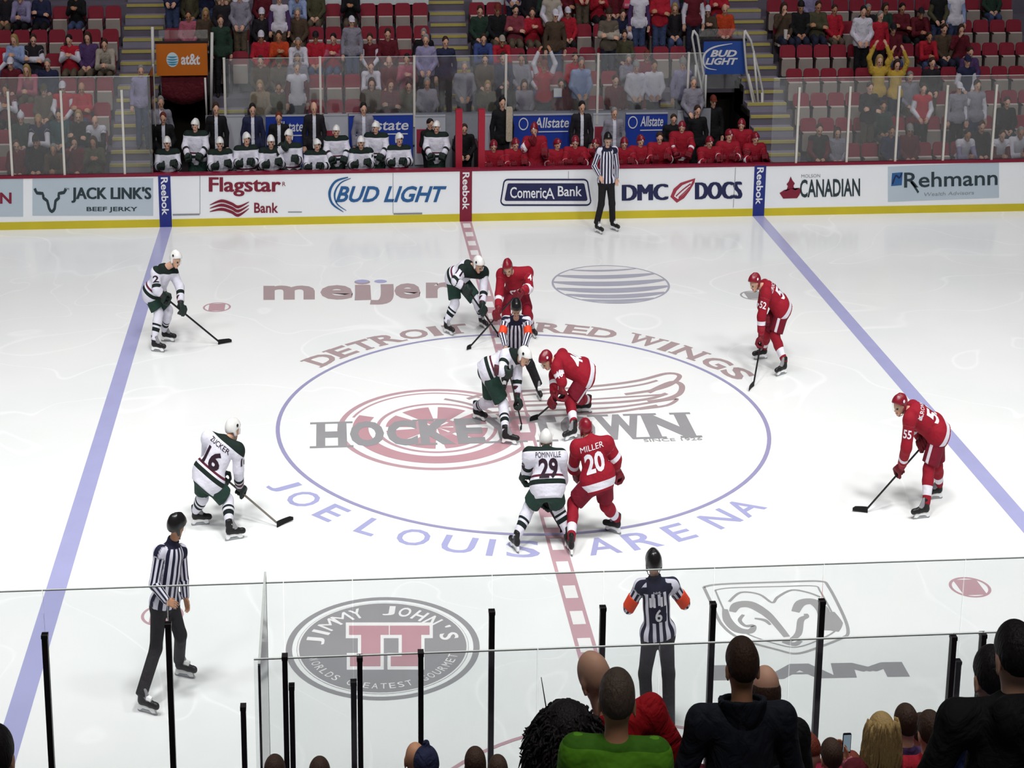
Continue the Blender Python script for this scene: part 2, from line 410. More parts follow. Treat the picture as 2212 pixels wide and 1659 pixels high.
def shoe_prims(F_, d):
    d = unit(A(d[0], d[1], 0)); s = np.cross(d, ZU); f = lambda x, y, z: F_ + d * x + s * y + ZU * z
    bot = [(f(0, 0, 0), (0, 0, -1))]
    return [Pr(f(-0.06, 0, 0.045), f(0.06, 0, 0.04), 0.045, 0.044, 0, cut=bot), Pr(f(0.06, 0, 0.04), f(0.16, 0, 0.034), 0.044, 0.034, 0, fl=[(ZU, 1.2)], cut=bot),
            Pr(f(-0.055, 0, 0.05), f(-0.05, 0, 0.11), 0.046, 0.043, 0)]

# ------------------------------------------------------------------ a dressed figure from its joints
def frame(J):
    t = unit(J['neck'] - J['pel']); s = J['rsh'] - J['lsh']; s = unit(s - t * (s @ t)); f = np.cross(t, s)
    return t, s, f
def head_prims(c, f, u, big=1.0):
    f = unit(f); u = unit(u - f * (u @ f)); s = np.cross(f, u); q = lambda x, y, z: c + big * (f * x + s * y + u * z)
    P = [Pr(q(-0.012, 0, 0.028), q(0.012, 0, 0.028), 0.091 * big, tag='skin', fl=[(s, 1.14)]),
         Pr(q(0.03, 0, -0.02), q(0.048, 0, -0.085), 0.062 * big, 0.04 * big, 'skin', fl=[(s, 1.0)]),
         Pr(q(0.095, 0, 0.0), q(0.112, 0, -0.034), 0.011 * big, 0.016 * big, 'skin', k=0.012),
         Pr(q(0.078, -0.03, 0.022), q(0.078, 0.03, 0.022), 0.016 * big, tag='skin', k=0.012),
         Pr(q(0.083, -0.022, -0.066), q(0.083, 0.022, -0.066), 0.009 * big, tag='lip', k=0.006)]
    for e in (-1, 1):
        P += [Pr(q(-0.008, 0.083 * e, 0.012), q(-0.014, 0.086 * e, -0.026), 0.022 * big, 0.016 * big, 'skin', fl=[(s, 1.8)], k=0.008),
              Pr(q(0.086, 0.032 * e, 0.0), q(0.0865, 0.034 * e, 0.0), 0.0125 * big, tag='eye', k=0.003)]
    return P
def neck_prim(J, c, u): return Pr(J['neck'] - 0.03 * unit(c - J['neck']), c - 0.05 * u, 0.058, 0.056, 'skin')
def derive(J, hipw=0.095):
    t, s, f = frame(J)
    sh = A(s[0], s[1], s[2])
    for q, e in (('l', -1), ('r', 1)): J.setdefault(q + 'hip', J['pel'] + sh * hipw * e - t * 0.02)
    J.setdefault('hu', unit(0.6 * ZU + 0.4 * unit(J['head'] - J['neck'])))
    return J
def body_prims(J):
    t, s, f = frame(J); P = []
    P += [Pr(J['lhip'], J['rhip'], 0.115, tag='skin', fl=[(f, 1.1)]), Pr(J['pel'], J['pel'] + 0.5 * (J['neck'] - J['pel']), 0.115, 0.125, 'skin', fl=[(f, 1.25)]),
          Pr(J['pel'] + 0.5 * (J['neck'] - J['pel']), J['neck'] - 0.09 * t, 0.125, 0.125, 'skin', fl=[(f, 1.2)]),
          Pr(J['lsh'], J['rsh'], 0.062, tag='skin')]
    for q in 'lr':
        P += [Pr(J[q + 'sh'], J[q + 'el'], 0.056, 0.043, 'skin'), Pr(J[q + 'el'], J[q + 'wr'], 0.043, 0.03, 'skin'),
              Pr(J[q + 'hip'], J[q + 'kn'], 0.092, 0.062, 'skin'), Pr(J[q + 'kn'], J[q + 'kn'] * 0.6 + J[q + 'an'] * 0.4, 0.06, 0.06, 'skin'), Pr(J[q + 'kn'] * 0.6 + J[q + 'an'] * 0.4, J[q + 'an'], 0.06, 0.04, 'skin')]
    P += [neck_prim(J, J['head'], J['hu'])] + head_prims(J['head'], J['hf'], J['hu'], J.get('big', 1.0))
    return P
def top_prims(J, R):
    """jacket / jersey; R: radii"""
    t, s, f = frame(J); hem = J['pel'] - t * R.get('hem', 0.06); mid = J['pel'] + 0.52 * (J['neck'] - J['pel']); ch = J['neck'] - R.get('chest', 0.13) * t
    ct = [(hem, -t)]
    P = [Pr(hem - 0.1 * t, mid, R['hemr'], R['waist'], 'torso', fl=[(f, 1.2)], cut=ct), Pr(mid, ch, R['waist'], R['chestr'], 'torso', fl=[(f, 1.22)], cut=ct),
         Pr(J['lsh'], J['rsh'], R['sh'], tag='torso', cut=ct)]
    if R.get('collar'):
        nk = unit(J['head'] - J['neck']); P += [Pr(J['neck'] - 0.05 * nk, J['neck'] + R['collar'] * nk, 0.085, 0.078, 'collar', cut=[(J['neck'] + R['collar'] * nk, nk)], k=0.015)]
    if R.get('hipr'): P.append(Pr(J['lhip'] + 0.03 * t, J['rhip'] + 0.03 * t, R['hipr'], tag='torso', fl=[(f, 1.05)], cut=ct))
    for q in 'lr':
        e, w = J[q + 'el'], J[q + 'wr']; d = unit(w - e)
        P += [Pr(J[q + 'sh'], e, R['arm'], R['elb'], q + 'up'), Pr(e, w, R['elb'], R['cuff'], q + 'fo', cut=[(w - 0.0 * d, d)])]
    return P
def pants_prims(J, R):
    t, s, f = frame(J); P = [Pr(J['lhip'], J['rhip'], R['hip'], tag='hips', fl=[(f, 1.05)], cut=[(J['pel'] + R.get('rise', 0.12) * t, t)]), Pr(J['pel'] + 0.16 * t, J['pel'], R['hip'] * 0.9, R['hip'], 'hips', fl=[(f, 1.2)], cut=[(J['pel'] + R.get('rise', 0.12) * t, t)])]
    for q in 'lr':
        h, k, a = J[q + 'hip'], J[q + 'kn'], J[q + 'an']; d = unit(k - h)
        if R.get('short'):
            P.append(Pr(h, k, R['thigh'], R['knee'], q + 'th', cut=[(k - d * R['short'], d)]))
        else:
            d2 = unit(a - k); e = a + d2 * R.get('len', 0.03)
            P += [Pr(h, k, R['thigh'], R['knee'], q + 'th'), Pr(k, e, R['knee'], R['ank'], q + 'sh', cut=[(e, d2)])]
    return P
def arm_axis(J, q, V, who_tag):
    """distance from the wrist along the arm"""
    L1 = np.linalg.norm(J[q + 'wr'] - J[q + 'el']); d = unit(J[q + 'wr'] - J[q + 'el']); d2 = unit(J[q + 'el'] - J[q + 'sh'])
    return np.where(who_tag == q + 'fo', (J[q + 'wr'] - V) @ d, L1 + (J[q + 'el'] - V) @ d2)
def jersey_attrs(J, P, V, R, yoke=0.1):
    t, s, f = frame(J); who, _ = nearest(P, V); tg = np.array([P[i].tag for i in who])
    pa = np.clip((V - (J['pel'] - t * R.get('hem', 0.06))) @ t, 0, 1.9)
    for q in 'lr':
        m = (tg == q + 'up') | (tg == q + 'fo'); pa[m] = 2.0 + np.clip(arm_axis(J, q, V[m], tg[m]), 0, 1.9)
    pb = (V - J['neck']) @ t + yoke
    for q in 'lr':
        m = (tg == q + 'up') | (tg == q + 'fo'); pb[m] = np.minimum(pb[m], 0.06 - (V[m] - J[q + 'sh']) @ unit(J[q + 'el'] - J[q + 'sh']))
    return {'pa': pa, 'pb': pb}
def ref_attrs(J, P, V, panel=False):
    t, s, f = frame(J); who, _ = nearest(P, V); tg = np.array([P[i].tag for i in who])
    th = np.arctan2((V - J['pel']) @ s, (V - J['pel']) @ f) + math.pi / 2 + 0.14; th = np.where(th > math.pi, th - 2 * math.pi, th); pa = 10 + 0.17507 * th; pb = np.full(len(V), -1.0)
    for q in 'lr':
        for nm, a, b in ((q + 'up', J[q + 'sh'], J[q + 'el']), (q + 'fo', J[q + 'el'], J[q + 'wr'])):
            m = tg == nm; d = unit(b - a); u = unit(np.cross(d, f)); v = np.cross(d, u); w = V[m] - a
            pa[m] = 10 + 0.11 * np.arctan2(w @ v, w @ u)
    w = (V - J['neck']) @ t
    pb = np.where((w > -0.03) & ((tg == 'torso') | (tg == 'collar')) & (np.abs((V - J['pel']) @ s) < 0.12), 1.0, pb)
    if panel:
        x = (V - J['pel']) @ s; back = (V - J['pel']) @ f < 0.0; trs = (tg == 'torso') | (tg == 'collar')
        pb = np.where(trs & back & (np.abs(x) < 0.105) & (w < -0.22) & (w > -0.40), 1.0, pb)
        pb = np.where(trs & back & (w < -0.03) & (w > -0.10) & (np.abs(x) < 0.2), 1.0, pb)
    return {'pa': pa, 'pb': pb}
# hair and hats around a head
def hair_prims(J, kind):
    c, f, u = J['head'], unit(J['hf']), J['hu']; u = unit(u - f * (u @ f)); s = np.cross(f, u); b = J.get('big', 1.0); q = lambda x, y, z: c + b * (f * x + s * y + u * z)
    face = [(q(0.062, 0, 0.05), unit(f * 0.9 - u * 0.35))]
    if kind == 'short':
        return [Pr(q(-0.018, 0, 0.04), q(0.012, 0, 0.046), 0.099 * b, tag=0, fl=[(s, 1.12)], cut=[(q(0.0, 0, 0.012), unit(-u * 0.85 + f * 0.55)), (q(0.072, 0, 0), f)])]
    if kind == 'long':
        P = [Pr(q(-0.018, 0, 0.035), q(0.01, 0, 0.045), 0.104 * b, tag=0, fl=[(s, 1.08)], cut=face)]
        for e in (-1, 1): P.append(Pr(q(-0.03, 0.062 * e, 0.0), q(-0.035, 0.075 * e, -0.2), 0.048, 0.035, 0, k=0.03))
        P.append(Pr(q(-0.07, 0, 0.0), q(-0.085, 0, -0.24), 0.06, 0.05, 0, fl=[(f, 1.3)])); return P
    if kind == 'cap':
        return [Pr(q(-0.012, 0, 0.045), q(0.01, 0, 0.045), 0.103 * b, tag=0, fl=[(s, 1.1)], cut=[(q(0, 0, 0.03), -u)]),
                Pr(q(0.085, -0.03, 0.035), q(0.085, 0.03, 0.035), 0.058 * b, tag=0, fl=[(u, 5.0)], k=0.01)]
    if kind == 'beanie':
        return [Pr(q(-0.014, 0, 0.05), q(0.006, 0, 0.055), 0.107 * b, tag=0, fl=[(s, 1.08)], cut=[(q(0, 0, 0.03), -u)]), Pr(q(-0.005, 0, 0.168), q(-0.004, 0, 0.17), 0.028 * b, tag=0, k=0.01)]
    if kind == 'helmet':
        P = [Pr(q(-0.022, 0, 0.04), q(0.022, 0, 0.042), 0.122 * b, tag=0, fl=[(s, 1.16), (u, 1.04)], cut=[(q(0.02, 0, 0.032), unit(-u * 0.93 + f * 0.42)), (q(-0.05, 0, -0.055), -u)])]
        for e in (-1, 1): P.append(Pr(q(-0.03, 0.088 * e, 0.0), q(-0.015, 0.09 * e, -0.035), 0.032 * b, 0.026 * b, 0, fl=[(s, 1.7)], k=0.015))
        P.append(Pr(q(-0.07, -0.02, 0.105), q(-0.05, 0.02, 0.11), 0.036, tag=0, k=0.03))
        P.append(Pr(q(-0.03, 0, 0.15), q(0.05, 0, 0.142), 0.018, tag=0, fl=[(s, 0.6)], k=0.02)); return P
    if kind == 'curly':
        r = random.Random(3); P = [Pr(q(-0.03, 0, 0.05), q(0.0, 0, 0.04), 0.13, tag=0, cut=[(q(0.07, 0, 0), f)])]
        P[0].ra = P[0].rb = 0.15; return P
    if kind == 'balding':
        return [Pr(q(-0.02, 0, -0.01), q(-0.012, 0, 0.0), 0.097 * b, tag=0, fl=[(s, 1.1)], cut=[(q(0.0, 0, 0.0), unit(f * 0.9 - u * 0.3)), (q(0, 0, 0.045), u), (q(0, 0, -0.06), -u)])]
    if kind == 'ponytail':
        return hair_prims(J, 'short') + [Pr(q(-0.1, 0, 0.06), q(-0.14, 0, -0.12), 0.03, 0.022, 0)]
def strands(J, kind, n, seed=5):
    """loose locks over a head of hair, one mesh with the hair itself"""
    c, f, u = J['head'], unit(J['hf']), J['hu']; u = unit(u - f * (u @ f)); s = np.cross(f, u); r = random.Random(seed); mb = MB()
    while n > 0:
        th = r.uniform(0, 2 * math.pi); v = A(math.cos(th), math.sin(th), 0); z = r.uniform(-0.5, 1)
        if kind == 'curly':
            d = math.sqrt(1 - z * z); v = A(v[0] * d, v[1] * d, z)
            if v[0] > 0.5: continue
            p = c + 0.135 * (f * v[0] + s * v[1] + u * v[2]) - f * 0.02; o = unit(f * v[0] + s * v[1] + u * v[2]); L = r.uniform(0.06, 0.125); q1 = unit(np.cross(o, ZU + 0.01 * s)); q2 = np.cross(o, q1); ph = r.uniform(0, 6.3); R = r.uniform(.008, .017); tw = r.uniform(1.0, 2.2)
            pts = [p + o * L * t - ZU * 0.07 * t * t + R * (q1 * math.cos(ph + 6.3 * tw * t) + q2 * math.sin(ph + 6.3 * tw * t)) for t in np.linspace(0, 1, 9)]
            mb.tube(pts, [0.0075] * 7 + [0.006, 0.002], 4)
        else:
            if v[0] > 0.35: continue
            p = c + f * 0.085 * v[0] - f * .02 + s * 0.088 * v[1] + u * r.uniform(.02, .12) * (1.0 if z > 0 else .6); L = r.uniform(0.26, 0.40); ph = r.uniform(0, 6.3); w = r.uniform(.003, .010)
            pts = [p - ZU * L * t + (f * v[0] + s * v[1]) * (0.035 * math.sin(2.6 * t) + .012) + s * w * math.sin(ph + 9 * t) for t in np.linspace(0, 1, 9)]
            mb.tube(pts, [0.008, 0.011, 0.012, 0.012, 0.011, 0.010, 0.009, 0.006, 0.002], 4)
        n -= 1
    return np.array(mb.V), mb.F
R_JER = dict(hemr=0.226, waist=0.2, chestr=0.2, sh=0.115, arm=0.098, elb=0.088, cuff=0.074, hem=0.15, chest=0.15, collar=0.025, hipr=0.196)
R_REF = dict(hemr=0.178, waist=0.168, chestr=0.17, sh=0.088, arm=0.076, elb=0.066, cuff=0.05, hem=0.03, chest=0.15, collar=0.05, hipr=0.142)
R_COAT = dict(hemr=0.178, waist=0.165, chestr=0.165, sh=0.085, arm=0.075, elb=0.063, cuff=0.05, hem=0.1, chest=0.14, collar=0.05, hipr=0.148)
R_HPANT = dict(hip=0.175, thigh=0.146, knee=0.135, short=0.07, rise=0.0)
R_TROU = dict(hip=0.135, rise=0.03, thigh=0.112, knee=0.083, ank=0.078)
# ================================================================== ICE
BY = 12.954                              # half width of the rink
def ice_mat():
    m = bpy.data.materials.new('ice'); m.use_nodes = True; nt = m.node_tree; b = nt.nodes['Principled BSDF']; L = nt.links.new
    b.inputs['IOR'].default_value = 1.31; b.inputs['Specular IOR Level'].default_value = 0.5
    tc = nd(nt, 'ShaderNodeTexCoord'); mp = nd(nt, 'ShaderNodeMapping'); L(tc.outputs['Object'], mp.inputs['Vector'])
    n1 = nd(nt, 'ShaderNodeTexNoise'); n1.inputs['Scale'].default_value = 0.45; n1.inputs['Detail'].default_value = 6
    n2 = nd(nt, 'ShaderNodeTexNoise'); n2.inputs['Scale'].default_value = 0.33; n2.inputs['Detail'].default_value = 1.0; n2.inputs['Distortion'].default_value = 1.6
    L(mp.outputs[0], n1.inputs['Vector']); L(mp.outputs[0], n2.inputs['Vector'])
    r1 = nd(nt, 'ShaderNodeValToRGB'); r1.color_ramp.elements[0].position = 0.3; r1.color_ramp.elements[1].position = 0.7
    r1.color_ramp.elements[0].color = (0.80, 0.815, 0.81, 1); r1.color_ramp.elements[1].color = (0.86, 0.855, 0.85, 1)
    r2 = nd(nt, 'ShaderNodeValToRGB'); e = r2.color_ramp.elements
    e[0].position = 0.488; e[0].color = (0, 0, 0, 1); e[1].position = 0.5; e[1].color = (1, 1, 1, 1); e.new(0.512).color = (0, 0, 0, 1)
    L(n1.outputs['Fac'], r1.inputs[0]); L(n2.outputs['Fac'], r2.inputs[0])
    n3 = nd(nt, 'ShaderNodeTexNoise'); n3.inputs['Scale'].default_value = 0.8; L(mp.outputs[0], n3.inputs['Vector'])
    mu = nd(nt, 'ShaderNodeMath', operation='MULTIPLY'); L(r2.outputs[0], mu.inputs[0]); L(n3.outputs['Fac'], mu.inputs[1])
    mx = nd(nt, 'ShaderNodeMix', data_type='RGBA'); L(mu.outputs[0], mx.inputs[0]); L(r1.outputs[0], mx.inputs[6]); mx.inputs[7].default_value = (0.95, 0.95, 0.95, 1)
    L(mx.outputs[2], b.inputs['Base Color'])
    mr = nd(nt, 'ShaderNodeMapRange'); mr.inputs[3].default_value = 0.09; mr.inputs[4].default_value = 0.24; L(n1.outputs['Fac'], mr.inputs[0]); L(mr.outputs[0], b.inputs['Roughness'])
    return m
ICE = ice_mat()
def paint(name, col):
    return M('ice_paint_' + name, col, rough=0.25, spec=0.5, var=0.06, scale=3)
IP_BLUE = paint('blue', 'a9a9d2'); IP_RED = paint('red', 'bf9ba3'); IP_GREY = paint('grey', 'a5a3a3'); IP_WHITE = paint('white', 'eceaea'); IP_LINE = paint('circle', '9c98bd')
IP_BROWN = paint('brown', 'ad989a'); IP_DKRED = paint('dark_red', 'c0959d'); IP_SILV = paint('silver', 'a9abb8'); IP_DKGREY = paint('dark_grey', '99979a')
ice = MB().box(-30, 30, -BY, BY, -0.2, 0).root('floor', ICE, (0, 0, 0), 'white ice sheet of the hockey rink with painted markings', 'ice rink', kind='structure')
def mark(name, mb, mats, lift, label=None):
    st = np.searchsorted(np.array(mb.starts + [1 << 40]), np.arange(len(mb.V)), side='right')
    mb.V = [(v[0], v[1], lift + 0.4e-4 * (int(k) % 17)) for v, k in zip(mb.V, st)]; return mb.child(name, mats, ice, label)
def I(px, py): return onz(px, py)
F_ = 0.3048
for sx in (-1, 1):
    b = MB(); x0 = sx * 7.62; b.add([(min(x0, x0 + sx * .3048), -BY, 0), (max(x0, x0 + sx * .3048), -BY, 0), (max(x0, x0 + sx * .3048), BY, 0), (min(x0, x0 + sx * .3048), BY, 0)], [[0, 1, 2, 3]])
    mark('blue_line', b, IP_BLUE, 0.0012)
b = MB(); hw = 0.152
b.add([(-hw, -BY, 0), (hw, -BY, 0), (hw, BY, 0), (-hw, BY, 0)], [[0, 1, 2, 3]], 0)
mark('center_line', b, IP_RED, 0.0012)
b = MB(); yy = -BY + 0.25
while yy < BY - 0.3:
    b.add([(-0.095, yy, 0), (0.095, yy, 0), (0.095, yy + 0.38, 0), (-0.095, yy + 0.38, 0)], [[0, 1, 2, 3]]); yy += 0.76
mark('center_line_dash', b, IP_WHITE, 0.0024)
b = MB(); ribbon(b, [(4.572 * math.cos(t), 4.572 * math.sin(t), 0) for t in np.linspace(0, 2 * math.pi, 128, endpoint=False)], 0.075, closed=True)
mark('face_off_circle', b, IP_LINE, 0.0036)
b = MB(); ribbon(b, [(3.05 * math.cos(t), -BY + 3.05 * math.sin(t), 0) for t in np.linspace(0, math.pi, 48)], 0.06)
mark('referee_crease', b, IP_RED, 0.0036)
for x, y in ((-6.096, 6.706), (6.096, 6.706), (-6.096, -6.706), (6.096, -6.706)):
    b = MB(); c = A(x, y, 0)
    ribbon(b, [c + 0.29 * A(math.cos(t), math.sin(t), 0) for t in np.linspace(0, 2 * math.pi, 32, endpoint=False)], 0.045, closed=True)
    P = [c + 0.265 * A(math.cos(t), math.sin(t), 0) for t in np.linspace(-1.05, 1.05, 9)] + [c + 0.265 * A(math.cos(t), math.sin(t), 0) for t in np.linspace(math.pi - 1.05, math.pi + 1.05, 9)]
    P2 = [c + A(0.18 * e2, 0, 0) + A(0, 0.235 * e, 0) for e2, e in ((-1, -1), (1, -1), (1, 1), (-1, 1))]
    b.add(P2, [[0, 1, 2, 3]]); mark('face_off_spot', b, IP_RED if not (x > 0 and y > 0) else IP_GREY, 0.0013)
# lettering round the circle
def arc_letter(mb, ch, ang, r, h, w, inward, bold, serif=False, mi=0):
    a = math.radians(ang); c = A(r * math.cos(a), r * math.sin(a), 0); out = unit(c); upv = out if not inward else -out
    rt = A(upv[1], -upv[0], 0)
    V, F = text2d(ch, bold, 0, 1); N = norm01(V)
    mb.add([c + rt * ((u - .5) * w) + upv * ((v - .5) * h) for u, v in N], F, mi)
    if serif:
        for e in (-0.5, 0.5):
            for u in {'D': (-.42,), 'E': (-.40,), 'T': (0,), 'R': (-.4, .42), 'I': (0,), 'W': (-.45, .0, .45), 'N': (-.42, .42)}.get(ch, ()):
                if ch == 'T' and e > 0 or ch == 'W' and e < 0 or (ch == 'R' and u > 0 and e > 0) : continue
                q = c + upv * h * e * 0.94 + rt * u * w
                mb.add([q - rt * .11 - upv * .03, q + rt * .11 - upv * .03, q + rt * .11 + upv * .03, q - rt * .11 + upv * .03], [[0, 1, 2, 3]], mi)
b = MB()
for ch, px, py in zip('JOELOUISARENA', (611, 656, 716, 800, 894, 990, 1060, 1130, 1300, 1385, 1460, 1550, 1610), (1050, 1078, 1108, 1140, 1160, 1178, 1185, 1190, 1180, 1165, 1145, 1118, 1097)):
    q = I(px, py); arc_letter(b, ch, math.degrees(math.atan2(q[1], q[0])), 5.06, 0.56, {'I': 0.11, 'J': 0.3, 'L': 0.36, 'E': 0.4}.get(ch, 0.54), True, 0.012)
mark('arena_lettering', b, IP_BLUE, 0.0016)
b = MB()
for ch, px, py in zip('DETROITREDWINGS', (703, 743, 786, 838, 894, 940, 985, 1188, 1245, 1304, 1394, 1445, 1491, 1548, 1600), (779, 761, 747, 734, 722, 716, 711, 711, 714, 719, 735, 748, 762, 784, 805)):
    q = I(px, py); arc_letter(b, ch, math.degrees(math.atan2(q[1], q[0])), 5.05, 0.56, {'I': 0.2, 'E': 0.5, 'T': 0.54, 'W': 0.72, 'O': 0.62}.get(ch, 0.58), False, 0.03, True)
mark('team_lettering', b, IP_BROWN, 0.0016)
# winged wheel
def pl(P, n=5): return smooth_line([I(*p) for p in P], n)
b = MB(); wc = A(-1.62, -0.2, 0)
def ring(mb, c, r, w, a0=0, a1=360, mi=0, n=72):
    cl = abs(a1 - a0) >= 360
    ribbon(mb, [c + r * A(math.cos(t), math.sin(t), 0) for t in np.linspace(math.radians(a0), math.radians(a1), n, endpoint=not cl)], w, mi, closed=cl)
def pie(mb, c, r, a0, a1, mi, n=24):
    mb.add([c] + [c + r * A(math.cos(t), math.sin(t), 0) for t in np.linspace(math.radians(a0), math.radians(a1), n)], [[0, i, i + 1] for i in range(1, n)], mi)
ring(b, wc, 1.80, 0.10, 0, 360, 0); ring(b, wc, 1.64, 0.05, 35, 160, 0); ring(b, wc, 1.42, 0.30, 155, 385, 1); ring(b, wc, 1.10, 0.07, 0, 360, 0)
for k in range(8):
    pie(b, wc, 0.95, k * 45 + 6, k * 45 + 40, 1)
ring(b, wc, 0.36, 0.10, 0, 360, 0)
mark('winged_wheel', b, [IP_RED, IP_DKRED], 0.0015)
b = MB()
for P, w in (([(1010, 862), (1060, 850), (1180, 842), (1300, 833), (1380, 822), (1440, 807), (1468, 812), (1450, 830), (1410, 843), (1350, 852)], 0.10),
             ([(1060, 860), (1180, 850), (1300, 842), (1380, 832), (1420, 822)], 0.07),
             ([(1400, 848), (1450, 826), (1472, 832), (1468, 850), (1440, 862), (1400, 868)], 0.12),
             ([(1100, 868), (1250, 864), (1350, 858), (1440, 852)], 0.07),
             ([(1040, 880), (1200, 874), (1320, 870), (1400, 862), (1440, 850)], 0.10),
             ([(1040, 892), (1200, 886), (1330, 880), (1430, 866), (1462, 862), (1440, 876), (1380, 884)], 0.08),
             ([(1100, 905), (1230, 896), (1330, 890), (1420, 876)], 0.09), ([(1060, 890), (1010, 872), (960, 862)], 0.08)):
    ribbon(b, pl(P), w)
mark('wing_feathers', b, IP_BROWN, 0.0023)
b = MB(); x0, x1 = -3.86, 3.3; yb, yt = -0.97, 0.12
lx = [683, 755, 832, 905, 985, 1060, 1128, 1190, 1265, 1340, 1410, 1512]
for i, ch in enumerate('HOCKEYTOWN'):
    wds = [(683, 750), (757, 832), (838, 905), (910, 985), (990, 1050), (1055, 1125), (1150, 1215), (1220, 1295), (1300, 1400), (1405, 1505)][i]
    yb_ = lambda x: 968 - (x - 683) * 26 / 822
    xa, xb = I(wds[0], yb_(wds[0]))[0], I(wds[1], yb_(wds[1]))[0]; q = [A(xa, -0.97, 0), A(xb, -0.97, 0), A(xb, 0.17, 0), A(xa, 0.17, 0)]
    text_quad(b, ch, q, 0, 0.05)
    if ch in 'HKYTWN':
        for e, v in ((0, 0.03), (1, 0.97)):
            for u in {'H': (.15, .85), 'K': (.15,), 'Y': (.12, .88), 'T': (.5,), 'W': (.1, .9), 'N': (.12, .88)}[ch]:
                if (ch in 'TY') and e == 1 and ch == 'T': continue
                p = (1 - v) * ((1 - u) * q[0] + u * q[1]) + v * ((1 - u) * q[3] + u * q[2])
                b.add([p + A(-.2, -.04, 0), p + A(.2, -.04, 0), p + A(.2, .04, 0), p + A(-.2, .04, 0)], [[0, 1, 2, 3]])
mark('hockeytown_lettering', b, IP_DKGREY, 0.0031)
b = MB(); text_quad(b, 'SINCE 1926', [I(1392, 955), I(1518, 951), I(1515, 945), I(1389, 949)], 0, 0.01); mark('small_lettering', b, IP_GREY, 0.0040)
# sponsor paintings on the ice
b = MB()
for ch, x0, x1, yb, yt in (('m', 569, 680, 648, 617), ('e', 692, 762, 648, 616), ('j', 790, 838, 654, 614), ('i', 765, 800, 648, 604), ('e', 852, 908, 646, 612), ('r', 920, 985, 644, 610)):
    if ch == 'j': continue
    text_quad(b, ch, [I(x0, yb), I(x1, yb - 1), I(x1, yt), I(x0, yt)], 0, 0.035)
b.add([I(778 - 12, 649), I(802, 648), I(800, 616), I(768, 617)], [[0, 1, 2, 3]])
mark('meijer_lettering', b, IP_BROWN, 0.0015)
b = MB(); ribbon(b, pl([(800, 653), (826, 652), (836, 640), (836, 614)]), 0.3)
for x in (782, 822): b.add([I(x + 14 * math.cos(t), 608 + 3.6 * math.sin(t)) for t in np.linspace(0, -2 * math.pi, 16, endpoint=False)], [list(range(16))], 1)
mark('meijer_lettering_dots', b, [IP_BROWN, IP_BLUE], 0.0024)
b = MB(); gc = A(2.96, 7.72, 0); gr = 1.37
b.add([gc + gr * A(math.cos(t), 0.98 * math.sin(t), 0) for t in np.linspace(0, 2 * math.pi, 64, endpoint=False)], [list(range(64))], 0)
mark('globe_disc', b, IP_WHITE, 0.0010)
b = MB()
for v0, sag, w in ((0.80, -.10, .09), (0.50, -.16, .20), (0.16, -.2, .24), (-0.18, -.22, .24), (-0.5, -.2, .2), (-0.78, -.12, .13), (-0.95, -.04, .06)):
    P = []; hw = math.sqrt(max(0.02, 1 - v0 * v0))
    for u in np.linspace(-1, 1, 17): P.append(gc + gr * A(u * hw * 0.97, (v0 + sag * (1 - u * u) * 0.8) * 0.98, 0))
    ribbon(b, P, [gr * w * (0.35 + 0.65 * (1 - abs(u) ** 3)) for u in np.linspace(-1, 1, 17)])
ring(b, gc, gr * 0.985, 0.05)
mark('globe_bands', b, IP_SILV, 0.0022)
jc = A(-2.885, -7.78, 0); jr = 1.335
b = MB(); ring(b, jc, jr, 0.09, n=72); pie(b, jc, jr - 0.11, 0, 360, 0, 64); mark('sandwich_badge', b, IP_DKGREY, 0.0014)
b = MB(); ring(b, jc, jr - 0.13, 0.025, n=72)
for i, ch in enumerate('JIMMY JOHN\'S'):
    if ch != ' ':
        a = math.radians(168 - i * 14.2); c = jc + 0.98 * A(math.cos(a), math.sin(a), 0); up_ = unit(c - jc); rt_ = A(up_[1], -up_[0], 0); w = {'I': .07, 'M': .26, "'": .05}.get(ch, .18)
        V, F = text2d(ch, 0.02, 0, 1); b.add([c + rt_ * ((u - .5) * w) + up_ * ((v - .5) * (0.27 if ch != "'" else .09) + (0.09 if ch == "'" else 0)) for u, v in norm01(V)], F)
for i, ch in enumerate('WORLDS GREATEST GOURMET'):
    if ch != ' ':
        a = math.radians(196 + i * 6.6); c = jc + 1.03 * A(math.cos(a), math.sin(a), 0); up_ = -unit(c - jc); rt_ = A(up_[1], -up_[0], 0)
        V, F = text2d(ch, 0.0, 0, 1); b.add([c + rt_ * ((u - .5) * 0.085) + up_ * ((v - .5) * 0.13) for u, v in norm01(V)], F)
mark('badge_lettering', b, IP_WHITE, 0.0024)
b = MB()
for grow, mi in ((14, 0), (0, 1)):
    for x in (800, 888):
        g = grow * 0.5
        for (ax, ay, bx, by) in ((x - 46 - g, 1352 - g, x + 40 + g, 1372 + g), (x - 20 - g, 1352 - g, x + 22 + g, 1440 + g), (x - 44 - g, 1418 - g, x - 10, 1440 + g)):
            b.add([I(ax, by), I(bx, by), I(bx, ay), I(ax, ay)], [[0, 1, 2, 3]], mi)
V0 = b.V; nW = sum(1 for f, m_ in zip(b.F, b.I) if m_ == 0) * 4
b.V = [(v[0], v[1], (0.0022 if i < nW else 0.0031) + 1.3e-4 * ((i // 4) % 6)) for i, v in enumerate(b.V)]
b.child('badge_initials', [IP_WHITE, IP_DKRED], ice)
b = MB()
